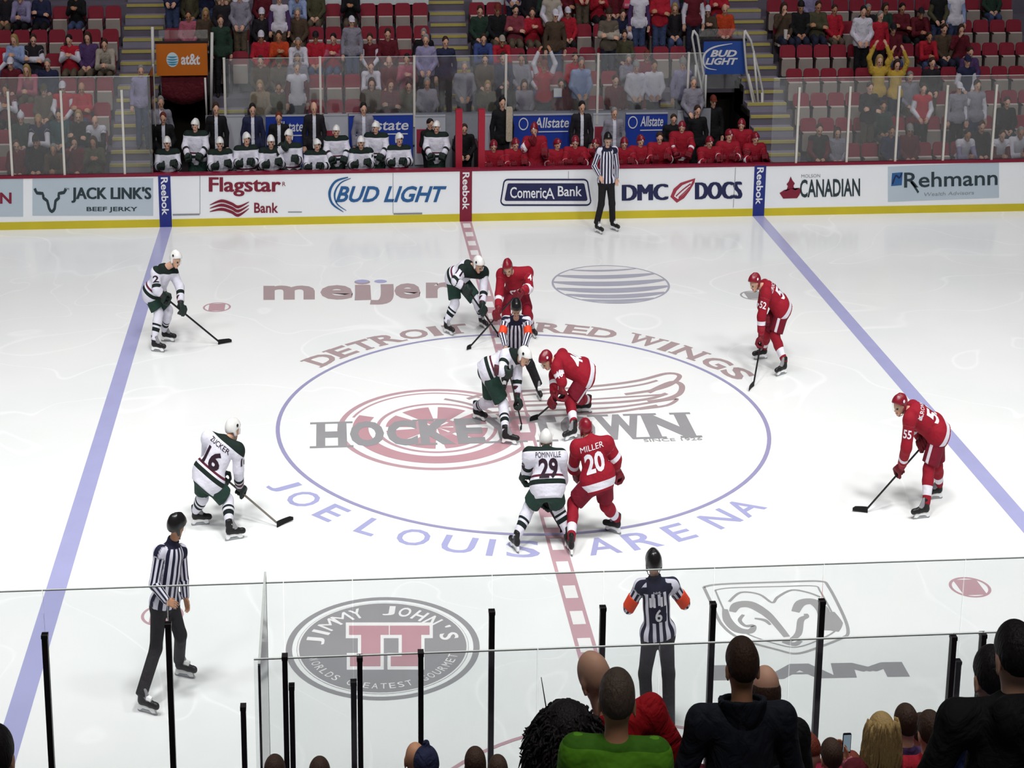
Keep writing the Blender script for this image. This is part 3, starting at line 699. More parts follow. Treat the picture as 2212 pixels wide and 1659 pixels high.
for P, w in (([(1520, 1268), (1560, 1262), (1700, 1257), (1772, 1256), (1790, 1268), (1822, 1330), (1832, 1365), (1820, 1378), (1770, 1398), (1722, 1412), (1680, 1404), (1600, 1380), (1560, 1350), (1540, 1310), (1520, 1268)], 0.05),
             ([(1545, 1275), (1580, 1270), (1690, 1267), (1758, 1266), (1772, 1278), (1800, 1330), (1806, 1360), (1770, 1382), (1722, 1398), (1680, 1392), (1620, 1372), (1580, 1348), (1560, 1310), (1545, 1275)], 0.03),
             ([(1575, 1300), (1600, 1280), (1640, 1284), (1668, 1302), (1680, 1290), (1710, 1275), (1745, 1280), (1772, 1290)], 0.045)):
    ribbon(b, pl(P), w)
for P, w in (([(1582, 1322), (1592, 1308), (1620, 1306), (1650, 1322), (1672, 1342), (1700, 1376)], [.1, .16, .2, .16, .12, .1]),
             ([(1566, 1316), (1572, 1340), (1592, 1360), (1620, 1364), (1628, 1352), (1610, 1352), (1598, 1340), (1606, 1328)], [.08, .14, .16, .12, .07, .06, .06, .05]),
             ([(1718, 1322), (1730, 1303), (1756, 1300), (1776, 1316), (1782, 1338), (1790, 1362)], [.12, .16, .18, .2, .18, .12]), ([(1740, 1326), (1742, 1332), (1730, 1340), (1724, 1370), (1700, 1388)], [.06, .08, .1, .1, .06]),
             ([(1795, 1322), (1806, 1345), (1804, 1364)], [.1, .2, .1]), ([(1690, 1386), (1716, 1392), (1730, 1384)], [.06, .1, .06]), ([(1630, 1336), (1652, 1340), (1664, 1350)], [.04, .07, .04])):
    n = 5; ribbon(b, pl(P, n), list(np.interp(np.linspace(0, len(w) - 1, (len(P) - 1) * n + 1), range(len(w)), w)))
mark('ram_head', b, IP_GREY, 0.0015)
b = MB(); text_quad(b, 'RAM', [I(1545, 1470), I(1952, 1462), I(1934, 1430), I(1556, 1437)], 0, 0.02, 0, 1.0, dup=0.09); mark('ram_lettering', b, IP_DKGREY, 0.0015)

# ================================================================== FAR BOARDS
BW = M('board_white', 'eef0f3', 0.35, var=0.03, scale=1.2); BYEL = M('kick_plate_yellow', 'c9b82c', 0.4, var=0.12, scale=2); BCAP = M('cap_rail_red', '7d1430', 0.4)
ABLUE = M('advert_blue', '25307c', 0.45); ANAVY = M('advert_navy', '23264f', 0.45); AMAR = M('advert_maroon', '7e1f35', 0.45); APALE = M('advert_pale_blue', 'b7c4cf', 0.45, var=0.05, scale=2)
ATEAL = M('advert_dark_teal', '2c3a40', 0.45); ABUD = M('advert_bud_blue', '2b5d93', 0.45); AWHITE = M('advert_white', 'e6e6ea', 0.45); AGREY = M('advert_grey', '8c8f96', 0.45); ARED = M('advert_red', 'a03848', 0.45)
SEAM = M('board_seam', '85888c', 0.5)
BH = 1.067
def Bp(px, py, off=0.0): return ony(px, py, BY - off)
sections = [(-22.0, -7.93, 'white rink boards left of the left blue post, with a beef jerky advert'), (-7.62, -0.16, 'white rink boards between left blue post and red centre post'),
            (0.16, 7.62, 'white rink boards between red centre post and right blue post'), (7.93, 22.0, 'white rink boards right of the right blue post, with a maple leaf advert')]
board = []
for x0, x1, lb in sections:
    o = MB().box(x0, x1, BY, BY + 0.12, 0.15, BH - 0.05).root('rink_boards', BW, ((x0 + x1) / 2, BY, 0), lb, 'rink boards', 'far rink boards')
    MB().box(x0, x1, BY - 0.012, BY + 0.12, 0.0, 0.155).child('kick_plate', BYEL, o, 'yellow kick plate')
    MB().box(x0, x1, BY - 0.02, BY + 0.16, BH - 0.045, BH).child('cap_rail', BCAP, o, 'dark red cap rail'); board.append(o)
for x, m, lb in ((-7.775, ABLUE, 'blue board strip with white lettering above the left blue line'), (0, AMAR, 'dark red board strip with white lettering above the centre line'), (7.775, ABLUE, 'blue board strip with white lettering above the right blue line')):
    o = MB().box(x - 0.155, x + 0.155, BY - 0.014, BY + 0.12, 0, BH - 0.02).root('board_strip', m, (x, BY, 0), lb, 'board strip', 'strips where the ice lines meet the boards')
    MB().box(x - 0.16, x + 0.16, BY - 0.022, BY + 0.16, BH - 0.03, BH + 0.004).child('cap_rail', BCAP, o)
    t = MB(); text_quad(t, 'Reebok', [A(x - 0.09, BY - 0.018, 1.0), A(x - 0.09, BY - 0.018, 0.24), A(x + 0.09, BY - 0.018, 0.24), A(x + 0.09, BY - 0.018, 1.0)], 0, 0.02); t.child('lettering', AWHITE, o)
def bq(x0, y0, x1, y1, off=0.008, dy=0.0):
    return [Bp(x0, y1, off), Bp(x1, y1 + dy, off), Bp(x1, y0 + dy, off), Bp(x0, y0, off)]
def ad_text(par, s, box, m, bold=0.0, shear=0.0, dy=0.0, off=0.012, name='advert_lettering', dup=0.0):
    t = MB(); text_quad(t, s, bq(*box, off=off, dy=dy), 0, bold, shear, dup=dup, lift=(0, -.0012, 0)); return t.child(name, m, par)
def ad_panel(par, box, m, dy=0.0, off=0.006, name='advert_panel'):
    t = MB(); q = bq(*box, off=off, dy=dy); t.add(q + [p + A(0, off + .002, 0) for p in q], [[0, 1, 2, 3], [7, 6, 5, 4], [4, 5, 1, 0], [5, 6, 2, 1], [6, 7, 3, 2], [7, 4, 0, 3]]); return t.child(name, m, par)
YN = A(0, -1, 0)
def ad_line(par, P, w, m, off=0.012, closed=False, n=5, name='advert_mark'):
    t = MB(); L = [Bp(x, y, off) for x, y in P]; L = smooth_line(L, n) if n > 1 else L
    ww = w if not isinstance(w, (list, tuple)) else list(np.interp(np.linspace(0, len(w) - 1, len(L)), range(len(w)), w))
    ribbon(t, L, ww, 0, YN, closed); return t.child(name, m, par)
def ad_poly(par, P, m, off=0.012, name='advert_mark'):
    t = MB(); L = [Bp(x, y, off) for x, y in P]; c = sum(L) / len(L); n = len(L)
    t.add([c] + L, [[0, 1 + (i + 1) % n, 1 + i] for i in range(n)]); return t.child(name, m, par)
B0, B1, B2, B3 = board
ad_panel(B0, (-70, 385, 50, 468), APALE); ad_text(B0, 'N', (0, 416, 25, 440), AMAR, 0.03)
ad_panel(B0, (70, 385, 331, 466), APALE)
ad_line(B0, [(75, 407), (80, 417), (92, 418), (94, 428), (102, 434), (106, 450), (112, 457), (118, 450), (120, 434), (127, 428), (127, 418), (138, 416), (142, 408)], 0.065, ATEAL, n=2)
ad_text(B0, "JACK LINK'S", (155, 404, 326, 438), ATEAL, 0.012, dup=0.012); ad_text(B0, 'BEEF JERKY', (187, 447, 297, 459), ATEAL, 0.02); ad_text(B0, 'TM', (139, 406, 149, 411), ATEAL, 0.0)
ad_line(B1, [(373, 464), (431, 463)], 0.03, SEAM, n=1, name='board_seam'); ad_line(B1, [(432, 374), (432, 463)], 0.012, SEAM, n=1, name='board_seam')
ad_text(B1, 'Flagstar', (452, 383, 606, 424), AMAR, 0.01, dup=0.012); ad_text(B1, 'Bank', (549, 438, 601, 460), AMAR, 0.02); ad_text(B1, 'R', (610, 393, 617, 402), AMAR)
for k in (0, 9, 18):
    ad_line(B1, [(453, 443 + k * 0.8), (478, 434 + k), (500, 440 + k), (515, 447 + k), (538, 436 + k * 0.8)], [0.01, 0.06, 0.06, 0.06, 0.01], AMAR)
ad_line(B1, [(622, 458), (652, 458)], 0.02, AGREY, n=1)
ad_text(B1, 'BUD LIGHT', (725, 402, 965, 437), ABUD, 0.025, 0.35)
ad_line(B1, [(752, 383), (725, 392), (712, 415), (718, 440), (742, 458)], [0.02, 0.05, 0.07, 0.05, 0.01], ABUD); ad_line(B1, [(758, 385), (735, 396), (723, 418), (728, 440), (748, 455)], [0.01, 0.03, 0.05, 0.03, 0.01], ABUD)
ad_line(B1, [(849, 374), (849, 461)], 0.012, SEAM, n=1, name='board_seam'); ad_line(B1, [(850, 462), (912, 461)], 0.03, SEAM, n=1, name='board_seam')
def rr_px(x0, y0, x1, y1, r, sk=6):
    return [(x + (y - (y0 + y1) / 2) * -0.0 + (sk if (y > (y0 + y1) / 2) == (x > (x0 + x1) / 2) else -sk) * 0.5, y) for x, y in rrect(x0, x1, y0, y1, r)]
ad_poly(B2, rr_px(1085, 388, 1273, 443, 9), AWHITE, 0.006, 'advert_panel'); ad_line(B2, rr_px(1085, 388, 1273, 443, 9), 0.035, ANAVY, 0.008, True, 1); ad_poly(B2, rr_px(1093, 396, 1266, 434, 4), ANAVY, 0.010, 'advert_panel')
ad_text(B2, 'Comeric', (1102, 404, 1180, 428), AWHITE, 0.012, off=0.014); ad_text(B2, 'A', (1178, 406, 1198, 430), AWHITE, 0.0, off=0.014); ad_text(B2, 'Bank', (1205, 402, 1257, 424), AWHITE, 0.012, off=0.014)
ad_text(B2, 'DMC', (1346, 399, 1441, 434), ANAVY, 0.0, dy=-2, dup=0.035); ad_text(B2, 'DOCS', (1504, 394, 1601, 431), ANAVY, 0.0, dy=-2, dup=0.035)
ad_poly(B2, [(1448, 425), (1455, 408), (1470, 395), (1502, 385), (1500, 395), (1490, 412), (1478, 428), (1462, 438)], ARED, 0.008); ad_poly(B2, [(1456, 424), (1462, 412), (1474, 400), (1496, 391), (1488, 408), (1476, 420), (1464, 430)], AWHITE, 0.011)
ad_line(B2, [(1460, 424), (1475, 410), (1492, 397)], 0.03, ARED, 0.014); ad_line(B2, [(1466, 427), (1480, 414), (1490, 404)], 0.025, ARED, 0.014)
ad_line(B2, [(1589, 362), (1584, 448)], 0.012, SEAM, n=1, name='board_seam'); ad_line(B2, [(1228, 370), (1228, 386)], 0.012, SEAM, n=1, name='board_seam')
lf = [(1684, 417), (1693, 411), (1698, 413), (1702, 402), (1699, 398), (1704, 392), (1708, 381), (1712, 390), (1717, 396), (1714, 402), (1718, 411), (1727, 406), (1730, 413), (1727, 421), (1722, 428), (1692, 429)]
ad_poly(B3, lf, AMAR)
ad_text(B3, 'CANADIAN', (1728, 388, 1858, 427), ATEAL, 0.02, 0.0, dy=-3); ad_text(B3, 'MOLSON', (1731, 377, 1772, 384), AGREY, 0.01, dy=-1)
ad_panel(B3, (1918, 360, 2158, 436), APALE, dy=-9); ad_text(B3, 'Rehmann', (1953, 373, 2155, 406), ATEAL, 0.012, dy=-6); ad_line(B3, [(1968, 393), (1975, 402), (1984, 416)], 0.05, ATEAL, n=1)
ad_poly(B3, [(1925, 402), (1927, 374), (1950, 372), (1948, 400)], ABUD, 0.010); ad_line(B3, [(1928, 398), (1935, 380), (1943, 384), (1948, 374)], 0.04, ANAVY, 0.013); ad_text(B3, 'Wealth Advisors', (1996, 416, 2104, 424), AGREY, 0.0, 0.1, dy=-4)

# ================================================================== GLASS
GL = glass_mat('clear_panel', (0.96, 0.97, 0.97)); PW = M('post_white', 'cfcac2', 0.5); PK = M('post_black', '2a2628', 0.4, metal=0.3); EDGE = M('panel_edge', 'c2c6c3', 0.3)
def glass_run(xs, Y, z0, z1, labels, group, top_edge=True, tk=0.012, edge_mat=None):
    for i in range(len(xs) - 1):
        a, c = xs[i] + 0.004, xs[i + 1] - 0.004
        o = MB().box(a, c, Y - tk / 2, Y + tk / 2, z0, z1).root('rink_glass', GL, ((a + c) / 2, Y, z0), labels(i), 'glass panel', group)
        if top_edge: MB().box(a, c, Y - tk / 2 - .002, Y + tk / 2 + .002, z1, z1 + 0.009).child('top_edge', edge_mat or EDGE, o)
def posts(lst, Y, m, w, labels, group, z0=BH):
    for i, (x, z1) in enumerate(lst):
        o = MB(); o.box(x - w / 2, x + w / 2, Y - 0.035, Y + 0.035, z0, z1 - 0.01)
        o = o.root('glass_post', m, (x, Y, z0), labels(i), 'post', group)
        MB().box(x - w / 2 - .004, x + w / 2 + .004, Y - 0.04, Y + 0.04, z1 - 0.03, z1).child('post_cap', m, o)
YG = BY + 0.07
lp = [xat(p, YG, 1.1) for p in (-95, 27, 140, 270)]
glass_run(lp + [-8.05], YG, BH, 2.98, lambda i: 'clear glass panel above the left far boards, %s from the left picture edge' % ORD[i + 1], 'glass panels above the far boards')
posts([(x, 2.72) for x in lp], YG, PW, 0.055, lambda i: 'white glass post above the left far boards, %s from the left' % ORD[i + 1], 'white posts of the far glass')
rp = [xat(p, YG, 1.1) for p in (1719, 1828, 1933, 2036, 2141)] + [15.6]
glass_run([8.05] + rp, YG, BH, 2.78, lambda i: 'clear glass panel above the right far boards, %s right of the right blue strip' % ORD[i + 1], 'glass panels above the far boards')
posts([(x, 2.60) for x in rp[:-1]], YG, PW, 0.055, lambda i: 'white glass post above the right far boards, %s from the left' % ORD[i + 1], 'white posts of the far glass')
# glass behind the benches
YB = 15.3
bpx = [xat(p, YB, 1.85) for p in (487, 693, 895, 1092, 1290, 1484)]
glass_run([-5.55] + bpx + [6.75], YB, 1.79, 2.96, lambda i: 'clear glass panel behind the team benches, %s from the orange sign' % ORD[i + 1], 'glass panels behind the benches')
posts([(x, 2.98) for x in bpx], YB, PW, 0.06, lambda i: 'white glass post behind the benches, %s from the orange sign' % ORD[i + 1], 'white posts behind the benches', z0=1.5)
for sx, lb in ((-1, 'glass panel crossing from boards to stands left of the visitors bench'), (1, 'glass panel crossing from boards to stands right of the home bench')):
    x = sx * 8.12
    if sx < 0: o = MB().box(x - 0.008, x + 0.008, BY + 0.1, 14.6, BH, 2.95).root('rink_glass', GL, (x, 13.8, BH), lb, 'glass panel', 'glass panels above the far boards')
    else: o = root('bench_partition', (x, 13.8, 0.27), None, 'low red partition at the right end of the red team bench', 'partition')
    MB().box(x - 0.03, x + 0.03, BY + 0.05, 14.6, 0.3, BH).child('lower_panel', BCAP, o)
    if sx < 0: MB().box(x - 0.02, x + 0.02, 14.56, 14.62, 0.3, 2.97).child('end_post', PW, o)
# near glass: front row above the boards, rear row behind the penalty benches
YF = -13.0
fx = [-9.2, -7.9, -6.66, -5.35, -4.11, -3.37, -1.86, -0.64, 0.58, 1.80, 3.39, 4.6, 5.8]
glass_run(fx, YF, BH, 2.9, lambda i: 'nearly invisible near glass panel above the front boards, %s from the left' % ORD[i + 1], 'glass panels of the near boards', tk=0.015)
posts([(-6.66, 2.52), (-5.35, 2.58), (-3.37, 2.0), (-1.86, 2.59), (-0.64, 2.59), (0.58, 2.59), (1.80, 2.58), (3.39, 1.98)], YF, PK, 0.062,
      lambda i: ['black glass post by the left blue line, furthest left', 'black glass post in front of the left linesman', 'short black glass post below the sandwich badge', 'tall black glass post right of the sandwich badge', 'black glass post just left of the arms-out referee', 'black glass post just right of the arms-out referee', 'black glass post crossing the ram head logo', 'short black glass post left of the large dark figure'][i], 'black posts of the near boards', z0=0.6)
YR = -14.9
rx = [-4.35, -3.33, -2.74, -1.6, -0.4, 0.9, 2.54, 2.84, 4.2]
glass_run(rx, YR, BH, 3.07, lambda i: 'glass panel behind the penalty benches, %s from the left' % ORD[i + 1], 'rear glass panels of the penalty benches', tk=0.015)
posts([(-4.46, 2.71), (-4.05, 3.10), (-3.99, 2.86), (-3.33, 3.07), (-2.74, 3.09), (2.54, 3.06), (2.84, 3.07)], YR, PK, 0.05,
      lambda i: ['shortest black post left of the penalty bench glass end', 'black post at the left edge of the sandwich badge', 'shorter black post paired beside the badge edge post', 'black post below the red badge initials', 'black post over the right half of the sandwich badge', 'left one of two black posts beside the big dark figure', 'thick black post touching the big dark figure'][i], 'black posts behind the penalty benches', z0=0.6)
x = -4.30
o = MB().box(x - 0.01, x + 0.01, YR + 0.05, YF - 0.03, BH, 3.0).root('rink_glass', GL, (x, -14, BH), 'glass divider seen edge-on at the left end of the penalty bench', 'glass panel', 'rear glass panels of the penalty benches')
MB().box(x - 0.012, x + 0.012, YR + 0.05, YF - 0.03, 3.0, 3.015).child('top_edge', EDGE, o); MB().box(x - 0.012, x + 0.012, YF - 0.06, YF - 0.045, BH, 3.0).child('front_edge', PK, o); MB().box(x - 0.012, x + 0.012, YR + 0.05, YR + 0.065, BH, 3.0).child('rear_edge', PK, o)
# near boards (below the frame, still part of the place)
o = MB().box(-22, 22, -BY - 0.14, -BY, 0, BH - 0.045).root('wall_near', BW, (0, -BY, 0), 'white near rink boards below the glass', 'rink boards', kind='structure')
MB().box(-22, 22, -BY - 0.18, -BY + 0.02, BH - 0.045, BH).child('cap_rail', BCAP, o)
o = MB().box(-5, 6, YR - 0.1, YR, 0, BH).root('wall_penalty', M('penalty_wall', '4a4a50', 0.6), (0, YR, 0), 'low wall behind the penalty benches', 'wall', kind='structure')
# ================================================================== FAR STANDS
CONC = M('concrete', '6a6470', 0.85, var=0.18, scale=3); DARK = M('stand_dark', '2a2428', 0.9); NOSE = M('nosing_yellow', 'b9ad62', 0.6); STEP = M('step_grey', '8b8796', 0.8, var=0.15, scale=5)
RISE, RUN, ZF0, YF0 = 0.397, 0.82, 0.27, 13.72
def fz(k): return ZF0 + RISE * k
def fy(k): return YF0 + RUN * k
AISLE = [(-9.45, -8.42), (-0.53, 0.53), (8.42, 9.45)]
TUN = [(-8.2, -6.85), (6.95, 8.2)]
b = MB()
def rows(x0, x1, k0, k1):
    for k in range(k0, k1 + 1):
        b.box(x0, x1, fy(k), fy(k + 1), fz(k) - 0.55 if k else 0.0, fz(k)); 
rows(-24, -9.45, 0, 10); rows(9.45, 24, 0, 10)
rows(-9.45, -8.2, 0, 10); rows(8.2, 9.45, 0, 10)
rows(-8.2, -6.85, 5, 10); rows(6.95, 8.2, 5, 10)
rows(-6.85, 6.95, 2, 10)
stand = b.root('floor_far_stand', CONC, (0, fy(0), 0), 'stepped concrete terrace of the far stand', 'terrace', kind='structure')
MB().box(-6.85, 6.95, YB + 0.02, YB + 0.05, 0.0, 1.79).root('wall_bench', M('bench_wall', '8d8f97', 0.6), (0, YB, 0), 'grey wall behind the team benches', 'wall', kind='structure')
MB().box(-8.2, 8.2, BY + 0.13, YB + 0.02, -0.05, ZF0 - 0.02).root('floor_bench', M('bench_floor', '35302f', 0.9), (0, 14, 0), 'dark rubber floor of the team benches', 'floor', kind='structure')
# tunnels
for (x0, x1), nm in zip(TUN, ('left', 'right')):
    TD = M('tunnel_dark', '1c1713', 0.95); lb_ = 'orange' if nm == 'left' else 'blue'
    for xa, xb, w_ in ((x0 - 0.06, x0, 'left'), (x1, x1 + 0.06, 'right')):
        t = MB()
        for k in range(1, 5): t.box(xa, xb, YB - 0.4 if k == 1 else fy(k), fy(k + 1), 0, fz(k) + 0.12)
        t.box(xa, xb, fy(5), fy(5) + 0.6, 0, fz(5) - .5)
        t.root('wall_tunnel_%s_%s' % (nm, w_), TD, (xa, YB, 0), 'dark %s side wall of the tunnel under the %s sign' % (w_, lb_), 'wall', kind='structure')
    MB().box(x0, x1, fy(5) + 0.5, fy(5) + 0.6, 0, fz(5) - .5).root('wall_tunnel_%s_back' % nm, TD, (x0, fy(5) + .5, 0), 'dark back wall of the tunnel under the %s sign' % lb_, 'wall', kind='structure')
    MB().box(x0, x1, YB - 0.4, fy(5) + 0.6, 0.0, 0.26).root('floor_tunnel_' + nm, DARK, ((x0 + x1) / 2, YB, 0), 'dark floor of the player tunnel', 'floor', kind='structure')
# stairs with yellow edges
def stairs(x0, x1, k0, k1, label, half=True):
    o = root('stairs', ((x0 + x1) / 2, fy(k0), fz(k0)), None, label, 'stairs', 'stairs through the far stand')
    s = MB(); n = []
    for k in range(k0, k1 + 1):
        y = fy(k) - 0.0
        s.box(x0, x1, y + RUN / 2, y + RUN + 0.005, fz(k) + 0.003, fz(k) + RISE / 2)
        n += [(y - 0.005, fz(k)), (y + RUN / 2, fz(k) + RISE / 2)]
    s.child('tread', STEP, o)
    for y, z in n: MB().box(x0 + 0.01, x1 - 0.01, y - 0.012, y + 0.075, z - 0.045, z + 0.012).child('nosing', NOSE, o)
    return o
stairs(-9.42, -8.28, 0, 9, 'stairs with yellow edges left of the orange sign')
stairs(-0.53, 0.53, 2, 9, 'centre stairs with yellow edges above the two red bench posts')
stairs(8.28, 9.42, 0, 9, 'stairs with yellow edges right of the blue sign')
stairs(-6.7, -5.78, 2, 3, 'short stairs with yellow edges just right of the orange sign')
stairs(5.72, 6.7, 2, 3, 'short stairs with yellow edges just left of the blue sign')
# signs over the tunnels
def sign(xc, px, m, label, sag):
    x0, x1, y0, y1 = px; Y = fy(4) - 0.1
    p = [ony(x0, y1, Y), ony(x1, y1, Y), ony(x1, y0, Y), ony(x0, y0, Y)]
    x0, x1 = p[0][0], p[1][0]; z0, z1 = p[0][2], p[3][2]
    o = MB().box(x0, x1, Y, Y + 0.1, z0, z1).root('tunnel_sign', m, ((x0 + x1) / 2, Y, z0), label, 'sign', 'sponsor signs over the tunnels')
    MB().box(x0 - 0.03, x1 + 0.03, Y + 0.02, Y + 0.13, z1, z1 + 0.04).child('frame', DARK, o)
    return o, Y
ORANGE = M('sign_orange', 'c86a14', 0.5, var=0.12, scale=2); SBLUE = M('sign_blue', '2a4fa0', 0.5, var=0.15, scale=1.5); GLOBE = M('sign_globe', 'cfe3ea', 0.4); GBAND = M('sign_globe_band', '3e95b8', 0.4)
so, SY = sign(0, (339, 449, 95, 164), ORANGE, 'orange sponsor sign with a white globe over the left tunnel', True)
def sq(Y, x0, y0, x1, y1): return [ony(x0, y1, Y), ony(x1, y1, Y), ony(x1, y0, Y), ony(x0, y0, Y)]
t = MB(); text_quad(t, 'at&t', sq(SY - 0.008, 391, 116, 432, 140), 0, 0.03); t.child('lettering', AWHITE, so)
t = MB(); c = ony(372.5, 129, SY - 0.006); rx_ = 0.165; rz_ = 0.155
t.add([c + A(rx_ * math.cos(a), 0, rz_ * math.sin(a)) for a in np.linspace(0, 2 * math.pi, 32, endpoint=False)], [list(range(32))]); t.child('globe', GLOBE, so)
t = MB()
for v in (0.45, 0.1, -0.25, -0.55):
    hw_ = math.sqrt(1 - v * v); ribbon(t, [c + A(rx_ * hw_ * u * .95, -0.004, rz_ * (v - .12 * (1 - u * u))) for u in np.linspace(-1, 1, 9)], [0.03 * (1 - u * u) + 0.004 for u in np.linspace(-1, 1, 9)], 0, YN)
t.child('globe_band', GBAND, so)
so2, SY2 = sign(0, (1518, 1609, 90, 161), SBLUE, 'blue sponsor sign with slanted white lettering over the right tunnel', False)
t = MB(); text_quad(t, 'BUD', sq(SY2 - 0.008, 1534, 108, 1592, 123), 0, 0.04, 0.3); text_quad(t, 'LIGHT', sq(SY2 - 0.008, 1523, 125, 1594, 140), 0, 0.04, 0.3); t.child('lettering', AWHITE, so2)
t = MB(); ribbon(t, smooth_line([ony(x, y, SY2 - 0.006) for x, y in ((1582, 94), (1545, 101), (1525, 113), (1519, 130), (1526, 146), (1548, 151))], 5), list(np.interp(np.linspace(0, 5, 26), range(6), (.01, .035, .05, .045, .03, .01))), 0, YN); t.child('swoosh', AWHITE, so2)
# red drape below the orange sign
DRAPE = M('drape_red', '5a1420', 0.8)
t = MB(); n = 14
for i in range(n):
    for j in range(5):
        u = i / (n - 1); v = j / 4; x = -8.15 + 1.25 * u; sagz = 0.16 * (1 - (2 * u - 1) ** 2) + 0.12
        t.V.append((x, fy(4) + 0.02 - 0.05 * math.sin(math.pi * v) - 0.015 * math.cos(i * 2.2), fz(4) - 0.12 - (v * (0.35 + sagz)) + 0.42))
for i in range(n - 1):
    for j in range(4): t.F.append([i * 5 + j, i * 5 + j + 1, (i + 1) * 5 + j + 1, (i + 1) * 5 + j]); t.I.append(0)
zt = ony(394, 163, fy(4) - .02)[2]; dz = zt - max(v[2] for v in t.V); t.V = [(v[0], v[1], v[2] + dz) for v in t.V]
o = t.root('drape', DRAPE, (-7.5, fy(4), zt), 'dark red drape sagging below the orange sign', 'drape', smooth=True)
md = o.modifiers.new('thickness', 'SOLIDIFY'); md.thickness = 0.012
# smoky barrier above each tunnel mouth
for (x0, x1), nm, zz in ((TUN[0], 'orange', (448, 64)), (TUN[1], 'blue', (1560, 62))):
    z1 = ony(zz[0], zz[1], fy(4) + 0.15)[2]
    o = MB().box(x0, x1, fy(4) + 0.14, fy(4) + 0.155, fz(5) - 0.35, z1).root('barrier_panel', GL, ((x0 + x1) / 2, fy(4) + .15, fz(5)), 'clear barrier panel on top of the %s sign' % nm, 'barrier', 'barriers over the tunnels')
# white railings
RAIL = M('rail_white', 'cfcdc9', 0.45)
def rail(name, segs, Y, label, r=0.028, cat='railing', group=None, Y2=None):
    o = root(name, ony(segs[0][0][0], segs[0][0][1], Y), None, label, cat, group)
    for s_ in segs:
        P = [ony(x, y, Y if Y2 is None else Y + (Y2 - Y) * min(1, max(0, (y - 60) / 200))) for x, y in s_]
        MB().tube(P, r, 8).child('tube', RAIL, o, None, True)
    return o
YT = fy(4) - 0.25
rail('tunnel_railing', [[(329, 58), (331, 176)]], YT, 'thick white post left of the orange sign', 0.042, 'post', 'white posts beside the orange sign')
rail('tunnel_railing', [[(458, 70), (456, 238)]], YT, 'thick white post right of the orange sign', 0.042, 'post', 'white posts beside the orange sign')
rail('tunnel_railing', [[(443, 168), (447, 262)]], YT - 0.1, 'thin pale post at the right edge of the left tunnel', 0.028, 'post', 'white posts beside the orange sign')
rail('stair_railing', [[(1498, 66), (1495, 80), (1505, 140), (1516, 192), (1517, 232)], [(1498, 66), (1506, 76), (1518, 150), (1520, 160), (1516, 192)], [(1503, 140), (1502, 188)]], YT, 'white tube railing with a slanted loop left of the blue sign', 0.032, 'railing', 'white railings beside the blue sign')
rail('stair_railing', [[(1609, 66), (1607, 84), (1612, 150), (1628, 228), (1634, 262)], [(1609, 66), (1622, 88), (1640, 160), (1648, 200), (1646, 300)], [(1616, 160), (1632, 225)], [(1628, 110), (1641, 262)], [(1646, 200), (1648, 330)]], YT, 'white tube railing with slanted bars right of the blue sign', 0.032, 'railing', 'white railings beside the blue sign')
rail('tunnel_post', [[(1525, 162), (1523, 250)]], YT - 0.1, 'thin white post at the left edge of the right tunnel', 0.028, 'post')
# advert wall behind the benches
AST = M('allstate_blue', '2540a0', 0.5, var=0.1, scale=3); APAN = M('bench_panel_grey', 'b9bac4', 0.5, var=0.06, scale=4)
YA = YB - 0.03
ads = [(462, 530, 246, 300, 0, ''), (575, 665, 250, 306, 1, ''), (700, 752, 248, 312, 0, ''), (754, 892, 248, 318, 1, 'Allstate'), (896, 962, 250, 318, 0, ''), (1040, 1068, 248, 318, 0, ''), (1108, 1237, 248, 330, 1, 'Allstate'), (1280, 1325, 246, 320, 0, ''), (1350, 1440, 245, 322, 1, 'Allstate'), (1462, 1512, 240, 300, 0, '')]
for i, (x0, x1, y0, y1, kind, s) in enumerate(ads):
    q = sq(YA, x0, y0, x1, y1); xa, xb, z0, z1 = q[0][0], q[1][0], 0.7, min(q[3][2], 1.79)
    o = MB().box(xa, xb, YA, YB + 0.018, z0, z1).root('bench_advert', AST if kind else APAN, ((xa + xb) / 2, YA, z0), ('blue insurance advert panel behind the benches, %s from the left' if kind else 'pale grey panel behind the benches, %s from the left') % ORD[1 + sum(1 for q_ in ads[:i] if q_[4] == kind)], 'advert', 'advert panels behind the benches')
    MB().box(xa, xb, YA - 0.012, YA + 0.01, z1 - 0.02, z1 + 0.012).child('trim', APAN, o)
    if kind:
        a = xa + 0.35 * (xb - xa) if s and i != 3 else xa + 0.2
        t = MB(); text_quad(t, 'Allstate', [A(a, YA - 0.01, 1.44), A(xb - 0.12, YA - 0.01, 1.44), A(xb - 0.12, YA - 0.01, 1.66), A(a, YA - 0.01, 1.66)], 0, 0.015, 0.15); t.child('lettering', AWHITE, o)
        t = MB(); ribbon(t, [A(a, YA - 0.01, 1.36), A(xb - 0.14, YA - 0.01, 1.36)], 0.022, 0, YN); t.child('underline', AWHITE, o)
        if s:
            t = MB(); cc = A(xa + 0.17 * (xb - xa), YA - 0.01, 1.53); ribbon(t, [cc + 0.12 * A(math.cos(u), 0, math.sin(u)) for u in np.linspace(0, 2 * math.pi, 24, endpoint=False)], 0.025, 0, YN, True); t.child('ring_mark', AWHITE, o)
    elif i in (2, 4, 7):
        ad = MB(); ad.box(xa + 0.05, xa + 0.55 * (xb - xa), YA - 0.008, YA, 0.95, 1.45); ad.child('red_print', ARED, o)
